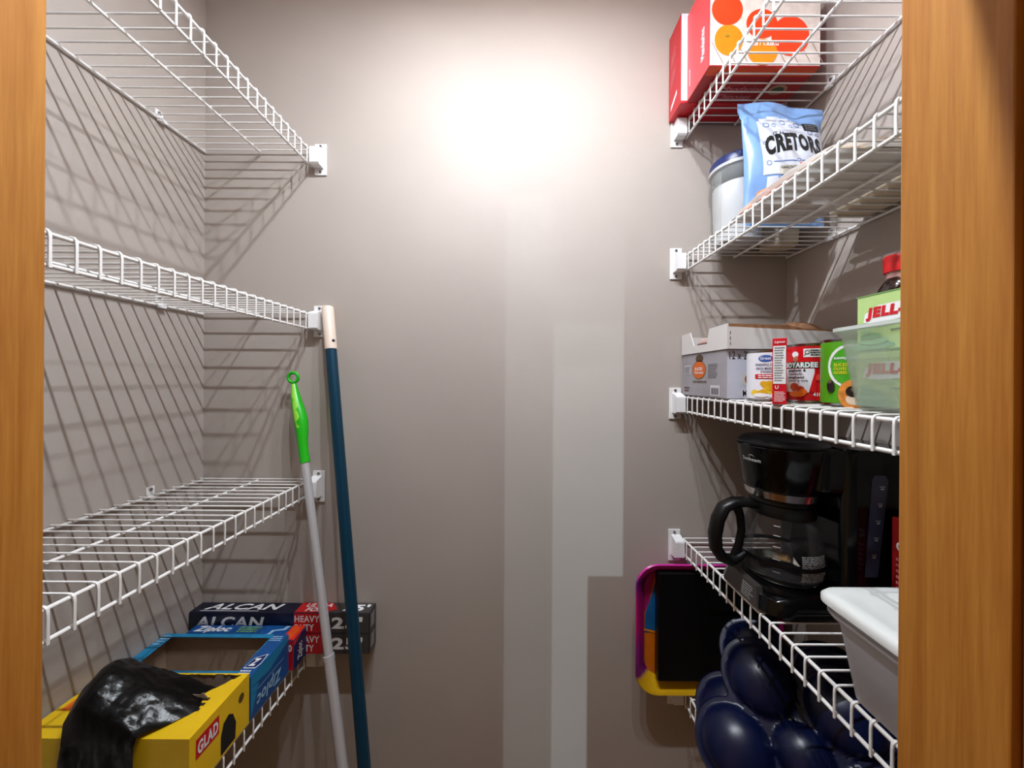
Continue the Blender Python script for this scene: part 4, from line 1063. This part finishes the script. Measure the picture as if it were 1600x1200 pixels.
part('warming_plate', lathe(cx, cy, [(0.064, Z4 + 0.039), (0.064, Z4 + 0.0425), (0.060, Z4 + 0.0430), (0.001, Z4 + 0.0430)], 40), SAT, t, smooth=40)
Sb = Cyl(cx, cy, 0.0735, Z4, -math.pi/2 + 0.02)
class Cone:
    def __init__(s, phi): s.phi = phi
    def __call__(s, u, v, e):
        rr = 0.066 + (v - 0.228)/0.072*0.010 + e; a = s.phi + u/0.072
        return Vector((cx + rr*math.sin(a), cy - rr*math.cos(a), Z4 + v))
Sb = Cone(-math.radians(74))
d_text(Sb, 'Sunbeam', -0.026, 0.014, 0.2790, 0.2865, mat('silver_print', (190, 190, 190), 0.4), t, 0.02, e=E0*2)
bma = bmesh.new()
A_ = [bma.verts.new(Sb(-0.012 + 0.016*k/10, 0.288 + 0.0042*math.sin(math.pi*k/10), E0*2)) for k in range(11)]
B_ = [bma.verts.new(Sb(-0.012 + 0.016*k/10, 0.288 + 0.0030*math.sin(math.pi*k/10), E0*2)) for k in range(11)]
for k in range(10): bma.faces.new((A_[k], A_[k+1], B_[k+1], B_[k]))
part('logo_arc', bma, mat('silver_print', (190, 190, 190), 0.4), t)
# sloping control panel at the front
PAN = mat('charcoal_panel', (54, 50, 48), 0.35)
bmp = bmesh.new()
pp = [(0.4608, 0.648, Z4 + 0.004), (0.4608, 0.752, Z4 + 0.004), (0.4660, 0.742, Z4 + 0.042), (0.4660, 0.658, Z4 + 0.042)]
va = [bmp.verts.new(p) for p in pp]; vb = [bmp.verts.new((p[0] + 0.012, p[1], p[2])) for p in pp]
bmp.faces.new(va); bmp.faces.new(vb[::-1])
for k in range(4): bmp.faces.new((va[k], vb[k], vb[(k+1) % 4], va[(k+1) % 4]))
pnl = part('control_panel', bmp, PAN, t)
Sp = Flat((0.4634, 0.700, Z4 + 0.022), (0, -1, 0), (0.13, 0, 0.99))
lines(Sp, 0.006, 0.040, -0.014, 0.014, 6, mat('silver_print', (190, 190, 190), 0.4), pnl, seed=61, e=0.001, fill=0.3)
# water gauge on the door side
Sf = front(0.612, 0.617, Z4)
d_poly('water_window', Sf, [[(0.022, 0.085), (0.046, 0.085), (0.064, 0.262), (0.058, 0.270), (0.040, 0.270), (0.034, 0.262)]], mat('smoky_blue_window', (58, 60, 82), 0.3), t, label='smoky blue water gauge')
rc = []
for k in range(5):
    v = 0.125 + k*0.031; u = 0.034 + k*0.0035
    rc += [(u, u + 0.009, v, v + 0.0012), (u + 0.002, u + 0.0045, v - 0.005, v - 0.002), (u + 0.0052, u + 0.0075, v - 0.005, v - 0.002)]
d_rects('gauge_marks', Sf, rc, mat('silver_print', (190, 190, 190), 0.4), t, e=E0*2)

# glass carafe
GLASS = mat_film('clear_glass', (90, 90, 92), 0.03, 0.03, 0.45)
t = thing('carafe', 'clear glass coffee carafe with black handle on the warming plate', 'carafe', (cx, cy, Z4 + 0.0435))
zc = Z4 + 0.0436
prof = [(0.052, zc), (0.060, zc + 0.003), (0.0655, zc + 0.012), (0.0705, zc + 0.035), (0.0715, zc + 0.055), (0.067, zc + 0.090), (0.058, zc + 0.122), (0.050, zc + 0.137)]
part('glass', lathe(cx, cy, prof + [(r - 0.0016, z) for r, z in prof[::-1]], 48, False, False), GLASS, t, smooth=60)
part('base_glass', lathe(cx, cy, [(0.0525, zc), (0.0525, zc + 0.0018)], 40), GLASS, t)
part('collar', lathe(cx, cy, [(0.0515, zc + 0.132), (0.0565, zc + 0.128), (0.0575, zc + 0.138), (0.0545, zc + 0.150), (0.0500, zc + 0.151)], 48, False, False), SAT, t, smooth=40)
part('lid', lathe(cx, cy, [(0.0495, zc + 0.146), (0.0530, zc + 0.152), (0.050, zc + 0.159), (0.001, zc + 0.160)], 40), SAT, t, smooth=40)
part('steel_band', lathe(cx, cy, [(0.0719, zc + 0.040), (0.0728, zc + 0.040), (0.0728, zc + 0.048), (0.0719, zc + 0.048)], 48, False, False), SAT, t, smooth=40)
part('base_ring', lathe(cx, cy, [(0.0595, zc + 0.0015), (0.0668, zc + 0.012), (0.0680, zc + 0.016), (0.0668, zc + 0.016), (0.0585, zc + 0.0035)], 48, False, False), CHROME, t, smooth=40)
hp = [(0.054, 0.143), (0.075, 0.147), (0.098, 0.146), (0.118, 0.136), (0.130, 0.112), (0.136, 0.080), (0.134, 0.052), (0.122, 0.034), (0.104, 0.026), (0.088, 0.034), (0.074, 0.043)]
part('handle', tube([(cx - a, cy, zc + b) for a, b in hp], [0.012, 0.0125, 0.0130, 0.0140, 0.0145, 0.0145, 0.0145, 0.0140, 0.0130, 0.0110, 0.0070], n=14, flat=(0.82, 1.15)), SAT, t, smooth=70)
hp2 = [(0.092, 0.140), (0.084, 0.118), (0.081, 0.090), (0.086, 0.060), (0.096, 0.034)]
part('handle_inner', tube([(cx - a, cy, zc + b) for a, b in hp2], [0.010, 0.0085, 0.0080, 0.0085, 0.009], n=12, flat=(0.7, 1.0)), SAT, t, smooth=70)
class Carafe:
    def __init__(s, phi): s.phi = phi
    def __call__(s, u, v, e):
        for (r0, z0_), (r1, z1_) in zip(prof, prof[1:]):
            if z0_ - zc <= v <= z1_ - zc:
                rr = r0 + (r1 - r0)*(v - (z0_ - zc))/(z1_ - z0_); break
        else: rr = prof[-1][0]
        a = s.phi + u/0.07; rr += e
        return Vector((cx + rr*math.sin(a), cy - rr*math.cos(a), zc + v))
Sc = Carafe(-math.radians(8))
lines(Sc, -0.004, 0.048, 0.047, 0.070, 8, mat('silver_print', (190, 190, 190), 0.4), t, seed=63, e=0.0008, fill=0.42, ragged=0.08, name='warning_print')
lines(Sc, -0.004, 0.048, 0.020, 0.042, 8, mat('silver_print', (190, 190, 190), 0.4), t, seed=64, e=0.0016, fill=0.42, ragged=0.08, name='warning_print')
Sc2 = Carafe(-math.radians(38))
for v in (0.030, 0.055, 0.078, 0.098, 0.115): d_rects('cup_mark', Sc2, [(-0.012, 0.0, v, v + 0.0012)], mat('silver_print', (190, 190, 190), 0.4), t, e=0.0008, nu=3)

# red carton right of the coffee maker
x0, x1, y0, y1 = 0.658, 0.742, 0.530, 0.5945
t = thing('red_carton', 'tall red carton between the coffee maker and the lidded box', 'carton', ((x0+x1)/2, (y0+y1)/2, Z4))
part('carton', box(x0, x1, y0, y1, Z4, Z4 + 0.205, bev=0.001, seg=1), mat('crimson_card', (150, 16, 18), 0.4), t)
S = leftf(x0, y1, Z4)
d_text(S, 'C', 0.008, 0.020, 0.150, 0.166, WHITE_PRINT, t, 0.04)
lines(S, 0.008, 0.030, 0.08, 0.14, 6, mat('pink_print', (236, 130, 140), 0.5), t, seed=71)

# white lidded storage box
MILK = mat_film('milky_box_plastic', (196, 200, 212), 0.86, 0.35); LIDW = mat('white_lid_plastic', (214, 216, 214), 0.45)
t = thing('storage_box', 'milky plastic storage box with white lid beside the door frame', 'storage box', (0.60, 0.42, Z4))
def sb(i, z, r=0.024): return [(x, y, z) for x, y in rrect(0.443 + i, 0.752 - i*0.3, 0.338 + i*0.5, 0.508 - i, r)]
part('tub', loft([sb(0.030, Z4, 0.022), sb(0.026, Z4 + 0.004), sb(0.0135, Z4 + 0.1040), sb(0.0080, Z4 + 0.1050), sb(0.0075, Z4 + 0.1210)]), MILK, t, smooth=40)
ld = part('lid', loft([sb(0.003, Z4 + 0.1212), sb(0.0, Z4 + 0.1225), sb(0.0, Z4 + 0.1300), sb(0.004, Z4 + 0.1355), sb(0.012, Z4 + 0.1375), sb(0.022, Z4 + 0.1375), sb(0.026, Z4 + 0.1355)]), LIDW, t, smooth=50)
part('lid_panel', loft([sb(0.055, Z4 + 0.1356, 0.02), sb(0.058, Z4 + 0.1372, 0.02)]), LIDW, ld, smooth=40)
part('edge_rib', loft([sb(0.0070, Z4 + 0.1090), sb(0.0050, Z4 + 0.1100), sb(0.0050, Z4 + 0.1130), sb(0.0070, Z4 + 0.1140)], False, False), MILK, t, smooth=40)

# ================================================================== RIGHT SIDE, LOWEST SHELF
Z5 = DECK_R[4] + 0.0005
# patterned serving tray standing on edge (its printed figures are left plain)
def tray_ring(i, y, r): return [(x, y, z) for x, z in rrect(0.322 + i, 0.720 - i, Z5 + i, Z5 + 0.352 - i, r, 8)]
tm = bpy.data.materials.new('tray_print'); tm.use_nodes = True
nt = tm.node_tree; b = nt.nodes['Principled BSDF']; b.inputs['Roughness'].default_value = 0.3
geo = nt.nodes.new('ShaderNodeTexCoord'); sep = nt.nodes.new('ShaderNodeSeparateXYZ'); nt.links.new(geo.outputs['Object'], sep.inputs[0])
nz = nt.nodes.new('ShaderNodeTexNoise'); nz.inputs['Scale'].default_value = 9; nt.links.new(geo.outputs['Object'], nz.inputs['Vector'])
mr = nt.nodes.new('ShaderNodeMapRange'); mr.inputs['From Min'].default_value = Z5 + CZ; mr.inputs['From Max'].default_value = Z5 + CZ + 0.352
nt.links.new(sep.outputs['Z'], mr.inputs['Value'])
ad = nt.nodes.new('ShaderNodeMath'); ad.operation = 'MULTIPLY_ADD'; ad.inputs[1].default_value = 0.16
nt.links.new(nz.outputs['Fac'], ad.inputs[0]); nt.links.new(mr.outputs[0], ad.inputs[2])
rp = nt.nodes.new('ShaderNodeValToRGB'); nt.links.new(ad.outputs[0], rp.inputs['Fac'])
els = [(0.0, (214, 168, 24)), (0.20, (212, 160, 20)), (0.23, (120, 12, 110)), (0.42, (150, 20, 130)), (0.60, (196, 20, 120)), (0.78, (190, 24, 120)), (0.92, (96, 16, 120)), (1.0, (200, 40, 150))]
rp.color_ramp.elements[0].position = 0.0; rp.color_ramp.elements[0].color = (*lin(els[0][1]), 1)
rp.color_ramp.elements[1].position = 1.0; rp.color_ramp.elements[1].color = (*lin(els[-1][1]), 1)
for p_, c_ in els[1:-1]:
    e_ = rp.color_ramp.elements.new(p_); e_.color = (*lin(c_), 1)
nt.links.new(rp.outputs['Color'], b.inputs['Base Color'])
t = thing('serving_tray', 'magenta and yellow serving tray standing upright against the wall', 'tray', (0.52, 0.94, Z5))
part('rim', loft([tray_ring(0.0, 0.912, 0.060), tray_ring(0.002, 0.908, 0.060), tray_ring(0.010, 0.910, 0.056), tray_ring(0.030, 0.934, 0.045), tray_ring(0.034, 0.937, 0.045), tray_ring(0.030, 0.9395, 0.045), tray_ring(0.008, 0.916, 0.056), tray_ring(0.0, 0.912, 0.060)], False, False), tm, t, smooth=50)
S = front(0.322, 0.9352, Z5)
mid_ = part('centre', prism(rrect(0.322 + 0.031, 0.720 - 0.031, Z5 + 0.031, Z5 + 0.321, 0.044, 8), 0.9365, 0.9390), mat('orange_tray_print', (214, 112, 16), 0.35, var=0.10, scale=30), t)
d_poly('blue_field', front(0.322, 0.9365, Z5), [[(0.034, 0.150), (0.30, 0.150), (0.30, 0.315), (0.070, 0.315), (0.055, 0.26), (0.036, 0.205)]], mat('sky_blue_tray_print', (24, 96, 156), 0.35, var=0.2, scale=24), mid_)
d_poly('magenta_field', front(0.322, 0.9365, Z5), [[(0.033, 0.315), (0.032, 0.205), (0.045, 0.235), (0.062, 0.315)]], mat('magenta_tray_print', (170, 24, 110), 0.35), mid_, e=E0*2)
d_poly('gold_stroke', front(0.322, 0.9365, Z5), [[(0.031, 0.156), (0.10, 0.140), (0.10, 0.146), (0.031, 0.162)]], mat('gold_tray_print', (220, 130, 20), 0.35), mid_, e=E0*2)
# black board resting in it
BB = mat('matte_black_board', (5, 5, 6), 0.6, spec=0.2)
t = thing('black_board', 'flat black board leaning in front of the magenta tray', 'board', (0.5, 0.92, Z5 + 0.034))
part('panel', box(0.383, 0.700, 0.9055, 0.9295, Z5 + 0.042, Z5 + 0.330, bev=0.002), BB, t)
part('spine', box(0.3815, 0.3829, 0.9070, 0.9280, Z5 + 0.044, Z5 + 0.328), SAT, t)

# navy lobed platters leaning on the shelf
NAVP = mat('navy_gloss_plastic', (8, 16, 50), 0.32, spec=0.35)
def platter(center, nrm, R0, label, spin):
    """flower of five domes round a middle dome with a flat flange"""
    n3 = Vector(nrm).normalized(); ux = n3.orthogonal().normalized(); ux = Matrix.Rotation(spin, 3, n3) @ ux; uy = n3.cross(ux)
    c0 = Vector(center)
    lob = [(0.62*R0*math.cos(2*math.pi*k/5), 0.62*R0*math.sin(2*math.pi*k/5), 0.335*R0) for k in range(5)] + [(0, 0, 0.25*R0)]
    def outline(a):
        best = 0
        for lx, ly, lr in lob[:5]:
            rr_ = lr + 0.055*R0
            dd = lx*math.cos(a) + ly*math.sin(a); q_ = lx*lx + ly*ly - rr_*rr_
            disc = dd*dd - q_
            if disc > 0: best = max(best, dd + math.sqrt(disc))
        return max(best, 0.70*R0)
    def hgt(x, y):
        z = 0.0
        for lx, ly, lr in lob:
            q_ = 1 - ((x-lx)**2 + (y-ly)**2)/(lr*lr)
            if q_ > 0: z = max(z, lr*0.55*q_**0.6)
        return z
    na, nr = 120, 34; bm = bmesh.new(); rings = []
    top_c = bm.verts.new(c0 + n3*hgt(0, 0))
    for j in range(1, nr + 1):
        f = j/nr; ring = []
        for k in range(na):
            a = 2*math.pi*k/na; rr_ = outline(a)*f; x, y = rr_*math.cos(a), rr_*math.sin(a)
            ring.append(bm.verts.new(c0 + ux*x + uy*y + n3*hgt(x, y)))
        rings.append(ring)
    for k in range(na): bm.faces.new((top_c, rings[0][k], rings[0][(k+1) % na]))
    for A, B in zip(rings, rings[1:]):
        for k in range(na): bm.faces.new((A[k], B[k], B[(k+1) % na], A[(k+1) % na]))
    edge = [bm.verts.new(c0 + ux*outline(2*math.pi*k/na)*1.004*math.cos(2*math.pi*k/na) + uy*outline(2*math.pi*k/na)*1.004*math.sin(2*math.pi*k/na) - n3*0.007) for k in range(na)]
    for k in range(na): bm.faces.new((rings[-1][k], edge[k], edge[(k+1) % na], rings[-1][(k+1) % na]))
    zlow = min(v.co.z for v in bm.verts)
    dz = Z5 - zlow
    bmesh.ops.translate(bm, vec=(0, 0, dz), verts=bm.verts)
    t = thing('lobed_platter', label, 'platter', (center[0], center[1], Z5), 'navy lobed platters')
    part('moulded_shell', bm, NAVP, t, smooth=60)
    bme = bmesh.new()
    bm_tube(bme, [c0 + Vector((0, 0, dz)) + (ux*math.cos(a) + uy*math.sin(a))*outline(a)*1.004 - n3*0.004 for a in [2*math.pi*k/na for k in range(na)]], 0.0028, n=6, closed=True)
    part('rolled_edge', bme, NAVP, t, smooth=60)
platter((0.545, 0.640, -0.66), (-0.42, -0.52, 0.62), 0.182, 'nearest navy plastic platter with rounded lobes on the lowest shelf', 0.75)
platter((0.580, 0.705, -0.66), (-0.42, -0.52, 0.62), 0.182, 'navy plastic platter with rounded lobes stacked behind the first', 0.75)
